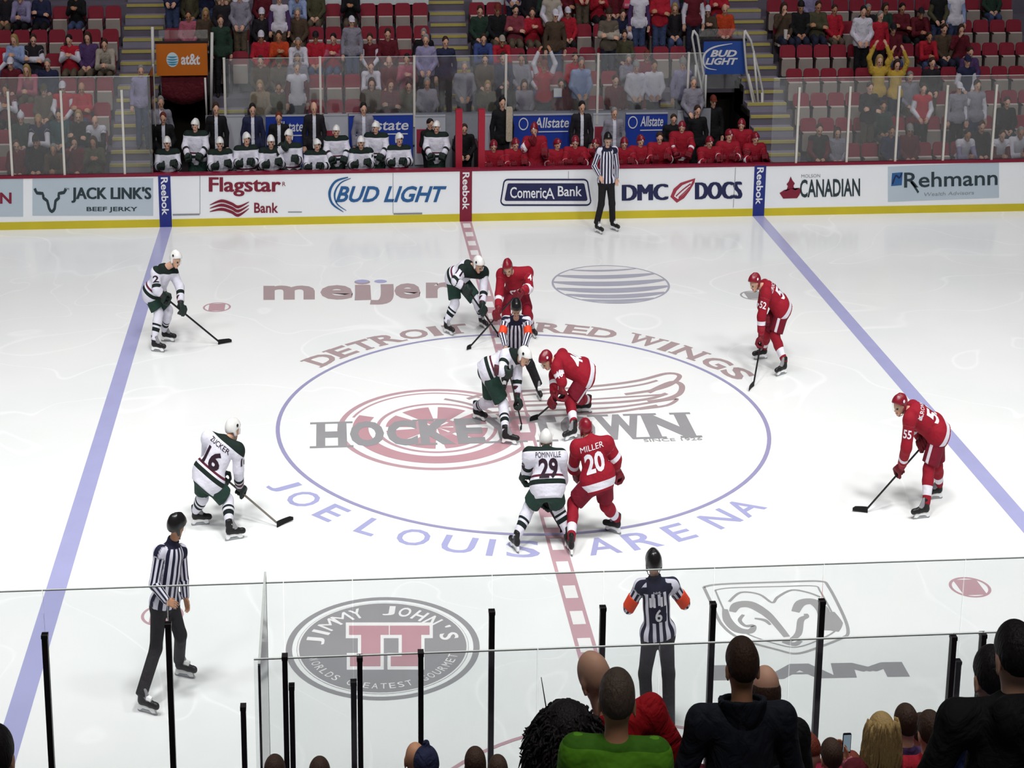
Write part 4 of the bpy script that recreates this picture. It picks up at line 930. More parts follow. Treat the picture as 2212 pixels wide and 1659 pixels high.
# red padded posts at the bench ends and the two long red-capped bench partitions
RPAD = M('post_red', 'a02034', 0.5)
for px, lb in ((986, 'left one of the two red posts between the benches'), (1034, 'right one of the two red posts between the benches')):
    X = xat(px, 14.2, 1.5); o = MB().box(X - 0.035, X + 0.035, 13.5, 15.2, ZF0 - 0.02, 1.25).root('bench_post', M('partition_dark', '3a1a22', 0.6), (X, 13.4, ZF0), lb, 'post', 'red posts between the benches')
    z1 = ony(px, 236, 13.4)[2]; MB().box(X - 0.085, X + 0.085, 13.3, 13.5, ZF0 - 0.02, z1).child('upright', RPAD, o, 'red padded upright')
# players' benches
BEN = M('bench_wood', '6d5a48', 0.6)
for x0, x1, lb in ((-7.9, -0.75, 'long low bench the white team sits on'), (0.85, 7.9, 'long low bench the red team sits on')):
    o = MB().box(x0, x1, 13.66, 14.02, 0.66, 0.72).root('team_bench', BEN, ((x0 + x1) / 2, 13.84, ZF0), lb, 'bench', 'team benches')
    for xx in np.linspace(x0 + 0.3, x1 - 0.3, 6): MB().box(xx - 0.04, xx + 0.04, 13.7, 13.98, ZF0 - 0.02, 0.66).child('leg', DARK, o)

# ------------------------------------------------------------------ seats
SRED = M('seat_red', '8a2335', 0.55, var=0.14, scale=4); SPAN = M('seat_pan_tan', '9b9088', 0.6, var=0.08, scale=6); SEDGE_LIT = M('seat_pan_lit_edge', 'd8cdc4', 0.5); SLEG = M('seat_leg', '3a3336', 0.6)  # pan edge is paler: the light it catches is put into its colour
def seat_proto(down):
    # local frame: origin on the floor, sitter faces -y
    def rp(poly, y0, y1, tilt, zc): 
        return (lambda u, v: A(u, y0 + tilt * (v - zc), v)), (lambda u, v: A(u, y1 + tilt * (v - zc), v))
    back = MB(); P = rrect(-0.225, 0.225, 0.40, 0.88, 0.09, 5); f0, f1 = rp(P, 0.20, 0.25, 0.16, 0.4); back.prism(P, f1, f0)
    P2 = rrect(-0.18, 0.18, 0.46, 0.82, 0.06, 4); g0, g1 = rp(P2, 0.185, 0.21, 0.16, 0.4); back.prism(P2, g1, g0)
    pan = MB(); edge = MB()
    if down:
        Q = rrect(-0.21, 0.21, -0.24, 0.17, 0.06, 4); pan.prism(Q, lambda u, v: A(u, v, 0.39 + 0.03 * (v < -.1)), lambda u, v: A(u, v, 0.46))
        edge.box(-0.2, 0.2, -0.25, -0.235, 0.41, 0.455)
    else:
        Q = rrect(-0.205, 0.205, 0.22, 0.60, 0.035, 3); h0, h1 = rp(Q, 0.06, 0.14, 0.10, 0.4); pan.prism(Q, h1, h0)
        edge.box(-0.195, 0.195, 0.075, 0.165, 0.598, 0.618)  # pale strip paints the light along the folded pan's top
    leg = MB().box(-0.03, 0.03, 0.12, 0.24, 0.0, 0.42); arm = MB().box(-0.255, -0.225, -0.08, 0.22, 0.60, 0.635).box(-0.25, -0.23, 0.1, 0.2, 0.0, 0.6)
    return [('seat_back', back.mesh('seat_back', SRED)), ('seat_pan', pan.mesh('seat_pan', SPAN)), ('pan_lit_edge', edge.mesh('pan_lit_edge', SEDGE_LIT)), ('pedestal', leg.mesh('pedestal', SLEG)), ('armrest', arm.mesh('armrest', SLEG))]
SEAT_UP, SEAT_DN = seat_proto(False), seat_proto(True)
SEATS = {}          # (row, index in block) -> dict(x, ref)
def block(x0, x1, k0, k1, ref, from_right):
    n = int(round((x1 - x0) / 0.5)); p = (x1 - x0) / n
    for k in range(k0, k1 + 1):
        for i in range(n):
            x = x0 + p * (i + 0.5); c = (n - i) if from_right else i + 1
            SEATS[(k, round(x, 3))] = dict(x=x, k=k, ref=ref, n=c, side='left' if from_right else 'right', who=None)
LS, CS, RS = 'orange-sign stairs', 'centre stairs', 'blue-sign stairs'
block(-13.45, -9.45, 0, 6, LS, True)
block(-8.2, -5.75, 5, 6, 'CL', True); block(-6.75, -5.75, 4, 4, 'CL', True)
block(-5.65, -0.58, 2, 6, CS, True); block(0.58, 5.65, 2, 6, CS, False)
block(5.75, 8.2, 5, 6, 'CR', False); block(5.75, 6.75, 4, 4, 'CR', False)
block(9.45, 16.95, 0, 6, RS, False)
for s_ in SEATS.values():
    if s_['ref'] in ('CL', 'CR'): s_['n'] += 10; s_['ref'] = CS

for xa, xb, lb in ((702, 738, 'short white ledge at the top edge above the left block'), (778, 926, 'long white ledge at the top edge left of the centre stairs'), (1020, 1088, 'white ledge at the top edge right of the centre stairs')):
    Yl = fy(7) + .12; p0, p1 = ony(xa, 9, Yl), ony(xb, 9, Yl)
    o = MB().box(p0[0], p1[0], Yl, Yl + .5, p0[2] - .02, p0[2] + .16).root('ledge', M('ledge_white', 'd3dcdc', 0.5), p0, lb, 'ledge', 'white ledges at the top of the picture')
    MB().box(p0[0] + .05, p1[0] - .05, Yl + .1, Yl + .4, fz(7), p0[2] - .02).child('base', DARK, o)
print('SEATS', len(SEATS))
# ================================================================== PEOPLE: shared builders
SKIN = [M('skin_light', 'd2a48c', 0.6, var=0.06), M('skin_tan', 'b98768', 0.6, var=0.06), M('skin_dark', '6d4a38', 0.6, var=0.06)]
EYE = M('eye', '2b211f', 0.3, var=0); LIP = M('lip', '9a5a50', 0.5, var=0)
HAIRC = dict(brown=M('hair_brown', '3b281e', 0.7), black=M('hair_black', '191517', 0.6), blond=M('hair_blond', 'a58a5a', 0.65), grey=M('hair_grey', '8b8885', 0.7), red=M('hair_red', '6e2f20', 0.7))
def body_mesh(J, h, org):
    P = body_prims(J); V, Q = sdf_mesh(P, h, 0.028); tg = face_tags(P, V, Q)
    mi = np.select([tg == 'eye', tg == 'lip'], [1, 2], 0); VV, FF, MI = [V], [Q], [mi]; n = len(V)
    return VV, FF, MI
def join(L):
    """list of (V,F,mi) -> one"""
    V, F, I_, n = [], [], [], 0
    for v, f, m in L:
        V.append(v); F.append(f + n); I_.append(m); n += len(v)
    return np.concatenate(V), np.concatenate(F), np.concatenate(I_)
def full_body(J, h=0.02, hands=True):
    P = body_prims(J); V, Q = sdf_mesh(P, h, 0.028); tg = face_tags(P, V, Q); L = [(V, Q, np.select([tg == 'eye', tg == 'lip'], [1, 2], 0))]
    if hands:
        for q, rt in (('l', False), ('r', True)):
            d = J.get(q + 'hd', unit(J[q + 'wr'] - J[q + 'el'])); up = J.get(q + 'hu', unit(np.cross(d, A(0.3, 0.2, 1)) * (1 if rt else -1) + 0.6 * ZU))
            hv, hf = place_hand(J[q + 'wr'] - 0.01 * unit(d), d, up, rt); L.append((hv, hf, np.zeros(len(hf), int)))
    return join(L)

# ------------------------------------------------------------------ spectators: poses built once, each person copied from them
def mk(pel, neck, head, lel, lwr, rel, rwr, lkn, rkn, lan, ran, shw=0.19, hf=(0, -1, -0.1)):
    J = dict(pel=A(*pel), neck=A(*neck), head=A(*head), lel=A(*lel), rel=A(*rel), lwr=A(*lwr), rwr=A(*rwr), lkn=A(*lkn), rkn=A(*rkn), lan=A(*lan), ran=A(*ran), hf=unit(A(*hf)))
    t = unit(J['neck'] - J['pel']); J['lsh'] = J['neck'] + A(shw, 0, 0) - 0.06 * t; J['rsh'] = J['neck'] + A(-shw, 0, 0) - 0.06 * t   # facing -y: own left is +x
    return derive(J)
KN, AN = ((0.12, -0.42, 0.52), (-0.12, -0.42, 0.52)), ((0.13, -0.38, 0.1), (-0.13, -0.38, 0.1))
SK, SA = ((0.1, -0.02, 0.5), (-0.1, -0.02, 0.5)), ((0.12, 0.0, 0.1), (-0.12, 0.0, 0.1))
POSE = {
 'sit': lambda: mk((0, 0, .56), (0, .07, 1.06), (0, .02, 1.20), (.26, -.03, .78), (.10, -.24, .64), (-.26, -.03, .78), (-.10, -.24, .64), *KN, *AN),
 'lean': lambda: mk((0, .02, .56), (0, -.16, 1.0), (0, -.25, 1.12), (.22, -.34, .66), (.05, -.52, .72), (-.22, -.34, .66), (-.05, -.52, .72), *KN, *AN, hf=(0, -1, -.05)),
 'cross': lambda: mk((0, 0, .56), (0, .07, 1.06), (.01, .02, 1.20), (.25, -.06, .80), (-.10, -.22, .84), (-.25, -.06, .80), (.12, -.24, .80), *KN, *AN, hf=(.15, -1, -.1)),
 'clap': lambda: mk((0, 0, .56), (0, .06, 1.06), (-.01, .01, 1.20), (.24, -.10, .80), (.03, -.32, .92), (-.24, -.10, .80), (-.03, -.32, .92), *KN, *AN, hf=(-.2, -1, -.1)),
 'drink': lambda: mk((0, 0, .56), (0, .07, 1.06), (0, .02, 1.20), (.26, -.03, .78), (.10, -.24, .64), (-.27, -.10, .84), (-.10, -.17, 1.08), *KN, *AN),
 'stand': lambda: mk((0, 0, .96), (0, .02, 1.46), (0, -.02, 1.61), (.27, .0, 1.16), (.12, -.20, 1.0), (-.27, 0, 1.16), (-.12, -.20, 1.0), *SK, *SA),
 'stand_sides': lambda: mk((0, 0, .96), (0, .02, 1.46), (0, -.01, 1.61), (.27, .02, 1.16), (.27, -.06, .90), (-.27, .02, 1.16), (-.27, -.06, .90), *SK, *SA, hf=(.2, -1, -.1)),
 'stand_cross': lambda: mk((0, 0, .96), (0, .02, 1.46), (0, -.02, 1.61), (.25, -.05, 1.18), (-.10, -.22, 1.2), (-.25, -.05, 1.18), (.12, -.24, 1.16), *SK, *SA),
 'arms_up': lambda: mk((0, 0, .96), (0, .02, 1.46), (0, -.02, 1.60), (.30, -.04, 1.66), (.16, -.05, 1.92), (-.30, -.04, 1.66), (-.16, -.05, 1.92), *SK, *SA),
}
PM = {}
def pose_mesh(pose, part, extra=None):
    key = (pose, part)
    if key in PM: return PM[key]
    J = POSE[pose]()
    if part == 'body':
        V, F, mi = full_body(J, 0.021); PM[key] = raw_mesh('body', V, F, [SKIN[0], EYE, LIP], mi, True)
    elif part == 'jacket':
        P = top_prims(J, R_COAT); V, F = sdf_mesh(P, 0.021, 0.03)
        at = jersey_attrs(J, P, V, R_COAT); t, s, f = frame(J); at['pb'] = np.where(np.abs((V - J['pel']) @ s) < 0.04, 1.0, -1.0) * ((V - J['pel']) @ f > 0.05)
        PM[key] = raw_mesh('jacket', V, F, [HAIRC['grey']], None, True, at)
    elif part == 'trousers':
        P = pants_prims(J, R_TROU); V, F = sdf_mesh(P, 0.021, 0.03); PM[key] = raw_mesh('trousers', V, F, [HAIRC['grey']], None, True)
    elif part == 'shoes':
        P = []; 
        for q in 'lr': P += shoe_prims(A(J[q + 'an'][0], J[q + 'an'][1] - 0.02, 0.0), (0, -1, 0))
        V, F = sdf_mesh(P, 0.016, 0.02); PM[key] = raw_mesh('shoes', V, F, [HAIRC['black']], None, True)
    else:
        P = hair_prims(J, part); V, F = sdf_mesh(P, 0.0145, 0.02); PM[key] = raw_mesh(part, V, F, [HAIRC['brown']], None, True)
    return PM[key]
def omat(o, *ms):
    for i, m in enumerate(ms):
        if m is not None: o.material_slots[i].link = 'OBJECT'; o.material_slots[i].material = m
CLOTH = dict(red='a81c2e', maroon='5c1622', white='cfcbd6', grey='85828e', dark='201d22', navy='232744', blue='39497f', lblue='8f9fc4', green='24382e', olive='4a4632', brown='4c3d2f', khaki='8b7a62', purple='4d3560', yellow='b8973a', pink='a8586a', orange='b8401c', lav='8d86a8', camo='5d5348', black='141316', plaid='7c3440', fur='a39a8d', teal='2c4a4c')
CWORD = dict(lblue='light blue', lav='lavender', dark='charcoal', camo='mottled brown', plaid='red plaid', fur='pale', white='white', green='dark green')
DENIM = [M('jeans_dark', '23273a', 0.85), M('jeans_blue', '3d4a6b', 0.85), M('trousers_black', '17161a', 0.85), M('trousers_khaki', '5c5142', 0.85)]
SHOE = M('shoe', '2b2728', 0.6)
def cloth(c): return M('cloth_' + c, CLOTH[c], 0.85, var=0.14, scale=10)
WHITE_SLEEVE = {}
def two_tone(c, c2):
    return pattern('cloth_%s_%s_sleeves' % (c, c2), CLOTH[c], [(2.0, 2.5, CLOTH[c2])])
def spectator(x, y, z, pose, c, head, hc, label, rot=0.0, scale=1.0, skin=0, c2=None, cat='person', group='spectators in the far stand', pants=None):
    o = root('person', (x, y, z), pose_mesh(pose, 'body'), label, cat, group); o.rotation_euler.z = rot; o.scale = (scale,) * 3
    omat(o, SKIN[skin])
    j = child('jacket', o, pose_mesh(pose, 'jacket')); omat(j, two_tone(c, c2) if c2 else cloth(c))
    t = child('trousers', o, pose_mesh(pose, 'trousers')); omat(t, DENIM[(int(x * 7.3) + int(z * 3)) % 4] if pants is None else pants)
    s = child('shoes', o, pose_mesh(pose, 'shoes')); omat(s, SHOE)
    if head:
        hname = {'short': 'hair', 'long': 'hair', 'ponytail': 'hair', 'balding': 'hair'}.get(head, head)
        hh = child(hname, o, pose_mesh(pose, head)); omat(hh, HAIRC[hc] if hc in HAIRC else cloth(hc))
    return o
# (row, pixel x, pose, top colour, head, head colour, sleeves colour)
CROWD = [
 # left block
 (6, 6, 'sit', 'dark', 'short', 'brown'), (6, 52, 'lean', 'lav', 'cap', 'grey'), (6, 100, 'cross', 'navy', 'short', 'black'), (6, 155, 'clap', 'black', 'short', 'brown'),
 (4, 10, 'sit', 'red', 'cap', 'red', 'white'), (4, 40, 'clap', 'lblue', 'long', 'blond'), (4, 82, 'cross', 'dark', 'short', 'brown', 'white'), (4, 142, 'clap', 'red', 'short', 'black', 'white'), (4, 178, 'sit', 'purple', 'long', 'brown'), (4, 219, 'lean', 'fur', 'short', 'brown'),
 (3, 20, 'sit', 'maroon', 'cap', 'white'), (3, 62, 'lean', 'pink', 'long', 'blond'), (3, 100, 'sit', 'navy', 'short', 'grey'),
 (2, 28, 'clap', 'maroon', 'short', 'brown', 'white'), (2, 76, 'sit', 'camo', 'cap', 'olive'), (2, 123, 'sit', 'red', 'cap', 'white', 'white'), (2, 157, 'cross', 'red', None, None),
 (1, 34, 'sit', 'green', 'beanie', 'white'), (1, 70, 'lean', 'navy', 'short', 'blond', 'white'), (1, 115, 'sit', 'teal', 'short', 'brown'), (1, 155, 'cross', 'dark', 'long', 'blond'), (1, 203, 'lean', 'white', None, None, 'black'),
 (0, 18, 'sit', 'maroon', 'short', 'brown'), (0, 62, 'sit', 'dark', 'cap', 'dark'), (0, 95, 'lean', 'brown', 'short', 'grey'), (0, 155, 'drink', 'maroon', 'long', 'brown'), (0, 207, 'clap', 'olive', 'long', 'brown'),
 # behind the orange sign and centre left block
 (6, 357, 'stand', 'navy', 'short', 'brown'), (6, 395, 'sit', 'olive', 'short', 'brown'), (6, 437, 'stand_cross', 'navy', 'short', 'black'), (6, 485, 'stand', 'khaki', 'short', 'grey'), (6, 525, 'stand', 'white', 'short', 'brown', 'white'), (6, 556, 'sit', 'maroon', 'short', 'black'), (6, 640, 'lean', 'lblue', 'short', 'brown'), (6, 668, 'sit', 'olive', 'short', 'brown'), (6, 752, 'clap', 'black', 'short', 'black'),
 (5, 400, 'sit', 'pink', 'short', 'brown'), (5, 430, 'sit', 'brown', 'long', 'blond'), (5, 475, 'stand', 'dark', 'short', 'brown'), (5, 520, 'stand', 'grey', 'short', 'brown'), (5, 563, 'sit', 'dark', 'cap', 'white'), (5, 597, 'stand_sides', 'white', 'short', 'brown', 'purple'), (5, 655, 'sit', 'brown', 'short', 'grey'),
 (4, 478, 'stand_sides', 'green', 'short', 'brown'), (4, 565, 'sit', 'red', 'cap', 'white'), (4, 593, 'clap', 'orange', 'short', 'brown'), (4, 641, 'lean', 'white', 'short', 'grey'), (4, 682, 'sit', 'red', 'cap', 'black'), (4, 720, 'clap', 'red', 'short', 'black', 'pink'), (4, 764, 'stand_sides', 'grey', 'cap', 'white'), (4, 806, 'sit', 'maroon', 'short', 'brown', 'white'), (4, 845, 'sit', 'maroon', 'short', 'brown'), (4, 915, 'sit', 'black', 'short', 'grey', 'black'),
 (3, 553, 'sit', 'brown', 'short', 'brown'), (3, 590, 'sit', 'camo', 'cap', 'olive'), (3, 627, 'sit', 'grey', 'short', 'grey'), (3, 810, 'lean', 'white', 'short', 'red'), (3, 847, 'sit', 'maroon', None, None), (3, 880, 'clap', 'pink', 'short', 'black'), (3, 920, 'stand', 'lav', 'short', 'grey'),
 (2, 553, 'sit', 'khaki', 'long', 'blond'), (2, 600, 'sit', 'olive', 'short', 'brown'), (2, 643, 'stand_sides', 'white', 'short', 'grey', 'maroon'), (2, 808, 'sit', 'brown', 'long', 'brown'), (2, 848, 'cross', 'maroon', 'long', 'red'), (2, 885, 'sit', 'olive', 'short', 'brown'), (2, 925, 'sit', 'grey', 'short', 'grey'),
 # centre right block
 (6, 1108, 'stand', 'white', 'short', 'brown', 'purple'), (6, 1148, 'sit', 'dark', 'short', 'brown'), (6, 1190, 'sit', 'green', 'short', 'black'), (6, 1232, 'cross', 'maroon', 'short', 'brown'), (6, 1260, 'stand', 'red', 'short', 'brown'), (6, 1297, 'clap', 'red', 'short', 'black'), (6, 1340, 'sit', 'maroon', 'short', 'grey'), (6, 1375, 'clap', 'pink', 'long', 'blond'), (6, 1412, 'sit', 'maroon', 'cap', 'white'), (6, 1448, 'sit', 'lav', 'short', 'brown'), (6, 1480, 'stand_cross', 'green', 'short', 'brown'), (6, 1555, 'cross', 'red', 'short', 'brown'), (6, 1590, 'sit', 'blue', 'short', 'brown'),
 (5, 1040, 'sit', 'green', 'short', 'brown'), (5, 1077, 'sit', 'black', 'cap', 'red'), (5, 1113, 'cross', 'plaid', 'short', 'black'), (5, 1148, 'clap', 'red', 'short', 'brown'), (5, 1197, 'stand', 'fur', 'beanie', 'grey', 'white'), (5, 1235, 'sit', 'red', 'cap', 'white'), (5, 1350, 'lean', 'navy', 'short', 'brown', 'white'), (5, 1390, 'stand_sides', 'white', 'short', 'brown', 'purple'), (5, 1426, 'stand_cross', 'red', 'short', 'grey'), (5, 1466, 'sit', 'dark', 'long', 'blond'), (5, 1501, 'stand_sides', 'maroon', 'short', 'black', 'white'), (5, 1528, 'clap', 'brown', 'cap', 'white'), (5, 1587, 'sit', 'orange', None, None),
 (4, 1040, 'lean', 'blue', 'short', 'brown'), (4, 1077, 'lean', 'red', 'cap', 'fur'), (4, 1185, 'stand_sides', 'brown', 'cap', 'white'), (4, 1318, 'stand_cross', 'camo', 'beanie', 'brown', 'fur'), (4, 1358, 'sit', 'olive', 'short', 'brown'),
 (3, 1045, 'sit', 'brown', 'short', 'brown'), (3, 1077, 'sit', 'navy', 'short', 'brown'), (3, 1128, 'sit', 'grey', 'short', 'brown'), (3, 1165, 'sit', 'red', 'cap', 'red', 'white'), (3, 1240, 'sit', 'red', 'short', 'brown'), (3, 1365, 'clap', 'grey', 'short', 'grey'), (3, 1402, 'sit', 'plaid', 'cap', 'red'),
 (2, 1042, 'sit', 'olive', 'long', 'blond'), (2, 1078, 'sit', 'dark', 'short', 'brown'), (2, 1113, 'sit', 'grey', 'long', 'brown'), (2, 1150, 'arms_up', 'red', 'cap', 'red', 'white'), (2, 1205, 'sit', 'maroon', 'short', 'brown'), (2, 1259, 'stand', 'lblue', 'short', 'grey'), (2, 1332, 'sit', 'maroon', 'short', 'brown'), (2, 1374, 'stand', 'white', 'beanie', 'grey'), (2, 1412, 'stand', 'white', 'short', 'brown', 'white'),
 # right block
 (6, 1740, 'sit', 'lav', 'short', 'brown'), (6, 2150, 'sit', 'green', 'short', 'brown'),
 (5, 1697, 'drink', 'brown', 'long', 'brown'), (5, 1736, 'sit', 'black', 'beanie', 'black'), (5, 1777, 'cross', 'olive', 'short', 'brown'), (5, 1814, 'sit', 'red', 'short', 'brown'), (5, 1860, 'sit', 'dark', 'short', 'grey'), (5, 1890, 'cross', 'green', 'long', 'brown'), (5, 1928, 'cross', 'maroon', 'short', 'black'), (5, 1975, 'lean', 'maroon', 'cap', 'dark'), (5, 2018, 'stand', 'black', 'short', 'brown', 'olive'), (5, 2063, 'stand_sides', 'white', 'long', 'blond', 'lblue'),
 (4, 1866, 'stand', 'white', 'short', 'black'), (4, 1912, 'stand_sides', 'red', 'short', 'grey'), (4, 1945, 'sit', 'maroon', 'cap', 'dark'), (4, 1990, 'lean', 'red', 'short', 'brown'), (4, 2024, 'sit', 'brown', 'short', 'brown'), (4, 2068, 'drink', 'maroon', 'long', 'brown'),
 (3, 2085, 'sit', 'purple', 'short', 'brown'),
 (2, 1908, 'arms_up', 'yellow', 'long', 'blond'), (2, 1948, 'arms_up', 'yellow', 'long', 'brown'), (2, 1985, 'sit', 'grey', 'short', 'grey'), (2, 2022, 'stand', 'dark', 'short', 'brown'), (2, 2072, 'stand', 'navy', 'cap', 'navy', 'white'),
 (1, 1872, 'stand_cross', 'dark', 'short', 'brown'), (1, 1912, 'sit', 'green', 'short', 'brown'), (1, 2000, 'stand', 'red', 'short', 'brown', 'white'), (1, 2050, 'stand_sides', 'grey', 'cap', 'white'), (1, 2090, 'stand_sides', 'grey', 'short', 'brown', 'white'), (1, 2168, 'sit', 'dark', 'short', 'brown'),
 (0, 1776, 'sit', 'dark', 'short', 'brown', 'maroon'), (0, 1812, 'sit', 'grey', 'long', 'brown'), (0, 1945, 'sit', 'navy', 'short', 'brown'), (0, 1985, 'sit', 'maroon', 'cap', 'grey'), (0, 2082, 'lean', 'white', 'short', 'black', 'lav'), (0, 2122, 'sit', 'dark', 'short', 'brown'), (0, 2152, 'lean', 'white', 'short', 'brown', 'maroon'), (0, 2200, 'lean', 'white', 'short', 'grey', 'white'),
]
PW_ = dict(sit='sitting', lean='leaning forward', cross='with folded arms', clap='clapping', drink='raising a hand', stand='standing', stand_sides='standing', stand_cross='standing arms folded', arms_up='standing arms raised')
def seat_ref(s): return '%s seat %s of the %s, %s row up' % (ORD[s['n']], s['side'], s['ref'], ORD[s['k'] + 1])
for e in CROWD:
    k, px, pose, c, head, hc = e[:6]; c2 = e[6] if len(e) > 6 else None
    zh = fz(k) + (1.2 if pose in ('sit', 'lean', 'cross', 'clap', 'drink') else 1.6); y = fy(k) + 0.5; x = xat(px, y, zh)
    cand = sorted([s for s in SEATS.values() if s['k'] == k and s['who'] is None], key=lambda s: abs(s['x'] - x))
    if not cand or abs(cand[0]['x'] - x) > 0.9: continue
    s = cand[0]; s['who'] = pose; standing = pose.startswith('stand') or pose == 'arms_up'
    cw = CWORD.get(c, c); hw = {'cap': ' and cap', 'beanie': ' and knit hat'}.get(head, '')
    lb = 'person in %s top%s %s, %s' % (cw, hw, PW_[pose], seat_ref(s))
    w = lb.split()
    if len(w) > 16: lb = lb.replace(' row up', ' row').replace(hw, '') if len(w) > 17 else lb.replace(' row up', ' row')
    if len(lb.split()) > 16: lb = lb.replace(' standing', '').replace(' arms folded', '')
    if len(lb.split()) > 16: lb = lb.replace(' top,', ',').replace(' top ', ' ').replace(' row up', ' row').replace(' and knit hat', '').replace(' and cap', '')
    spectator(s['x'], fy(k) + (0.26 if standing else 0.52), fz(k), pose, c, head, hc, lb, rng.uniform(-.12, .12), rng.uniform(0.96, 1.04), rng.choice((0, 0, 0, 1, 0, 1)), c2)
# two on the centre stairs
# seats: pans folded up where nobody sits
for s in SEATS.values():
    occ = s['who'] is not None; down = occ and not (s['who'].startswith('stand') or s['who'] == 'arms_up')
    o = root('folding_seat', (s['x'], fy(s['k']) + 0.52, fz(s['k'])), None, ('red seat with a spectator, ' if occ else 'empty red folding seat, ') + '%s %s of the %s, %s row up' % (ORD[s['n']], s['side'], s['ref'], ORD[s['k'] + 1]), 'seat', 'red seats of the far stand')
    for nm, me in (SEAT_DN if down else SEAT_UP): child(nm, o, me)
def ghost(px, Y, z, pose, c, head, hc, label, rot=0, scale=1.0, c2=None, skin=0, pants=None, group=None):
    return spectator(xat(px, Y, z + 1.4), Y, z, pose, c, head, hc, label, rot, scale, skin, c2, 'person', group, pants)
ghost(1003, fy(2) + .3, fz(2), 'stand', 'grey', 'short', 'grey', 'grey-haired person in grey jacket standing on the centre stairs', c2='grey')
ghost(962, fy(3) + .3, fz(3) + RISE * 0, 'stand_sides', 'navy', 'short', 'brown', 'person in navy jacket at the left edge of the centre stairs')
ghost(1474, fy(2) + .3, fz(2), 'stand_sides', 'lav', 'beanie', 'grey', 'person in lavender top on the short stairs left of the blue sign')
ghost(1497, fy(2) - 0.25, fz(2) - .3, 'stand', 'grey', 'short', 'grey', 'person in grey jacket beside the glass post left of the blue sign')
ghost(305, fy(2) + .3, fz(2), 'stand_sides', 'lav', 'short', 'grey', 'lavender figure added for the purple reflection in the glass by the orange sign')  # figure added in place of a tall purple reflection in the glass
# sheet of paper and pink sign held up in the crowd
q = ony(1205, 200, 15.5); o = MB().box(q[0] - .11, q[0] + .11, 15.5, 15.51, q[2] - .09, q[2] + .09).root('paper_sheet', M('paper', 'eef0f6', 0.6), q, 'white sheet of paper held up behind the home bench', 'paper')
MB().box(q[0] - .11, q[0] + .11, 15.498, 15.512, q[2] - .11, q[2] - .09).child('edge_strip', SBLUE, o)
q = ony(1372, 6, fy(6) - .05); o = MB().box(q[0] - .32, q[0] + .28, fy(6) - .05, fy(6) - .03, q[2] - .12, q[2] + .25).root('poster', M('poster_pink', 'e0506a', 0.5), q, 'bright pink poster held up at the top of the picture', 'poster')
MB().box(q[0] - .3, q[0] + .1, fy(6) - .055, fy(6) - .049, q[2] - .08, q[2] - .02).child('print', M('poster_pale', 'e6a3b8', 0.5), o)
# white drink cup with the person left of the black cap
q = ony(1697, 74, fy(5) + .1); MB().tube([q - A(0, 0, .1), q + A(0, 0, .1)], [0.045, 0.06], 12).root('drink_cup', M('cup_white', 'd8d2d0', 0.5), q - A(0, 0, .1), 'white drink cup held by the first person right of the blue sign stairs', 'cup')
# ================================================================== PLAYERS AND OFFICIALS
MN_J = pattern('jersey_white', 'dcdae6', [(0.13, 0.205, '17241f'), (0.235, 0.255, '5a1f30'), (2.10, 2.165, '17241f'), (2.19, 2.21, '5a1f30')], '16241f')
DT_J = pattern('jersey_red', '921427', [(0.0, 0.105, 'e2dfe8'), (2.11, 2.185, 'e2dfe8')])
MN_P = M('hockey_pants_green', '1f3a31', 0.75, var=0.15, scale=8); DT_P = pattern('hockey_pants_red', '721226', [], 'd9d3dc')
MN_S = pattern('sock_white', 'dcdae6', [(0.115, 0.185, '14201e'), (0.215, 0.235, '14201e')]); DT_S = pattern('sock_red', '8e1628', [(0.085, 0.195, 'e2dfe8')])
HEL_W = M('helmet_white', 'e4e2e0', 0.3, spec=0.5, var=0.03); HEL_R = M('helmet_red', '7f1828', 0.3, spec=0.5, var=0.05); HEL_K = M('helmet_black', '1d1b1c', 0.25, spec=0.5, var=0.05)
VIS = glass_mat('visor', (0.86, 0.9, 0.88), 1.15, 0.01)
GLV = {'mn': [M('glove_dark_green', '1e2a26', 0.6), M('glove_cuff_dark', '4b1d28', 0.6)], 'dt': [M('glove_red', '6d1522', 0.6), M('glove_cuff_red', '96202f', 0.6)]}
SKB = [M('skate_black', '1b191a', 0.5), M('skate_toe', '262325', 0.4), M('skate_tongue', '8e8c90', 0.6)]; HOLD = M('blade_holder', 'f2f2f2', 0.4); STEEL = M('blade_steel', '9a9ca0', 0.3, metal=0.9)
STK = M('stick_black', '1a1819', 0.5); STKL = M('stick_grey', '6d675e', 0.5); TAPE = M('stick_tape', '121112', 0.8)
REFS = stripes('referee_stripes', '1d1d34', 'dcdae8', 0.10); REFT = M('referee_trousers', '1b181b', 0.8, var=0.15); BAND = M('armband_orange', 'e2431f', 0.6)
NUM = {'mn': M('number_dark', '2a1424', 0.7), 'dt': M('number_white', 'e8e4ec', 0.7)}; DOT = M('mark_black', '151515', 0.5)
KIT = dict(mn=dict(j=MN_J, p=MN_P, s=MN_S, h=HEL_W), dt=dict(j=DT_J, p=DT_P, s=DT_S, h=HEL_R))
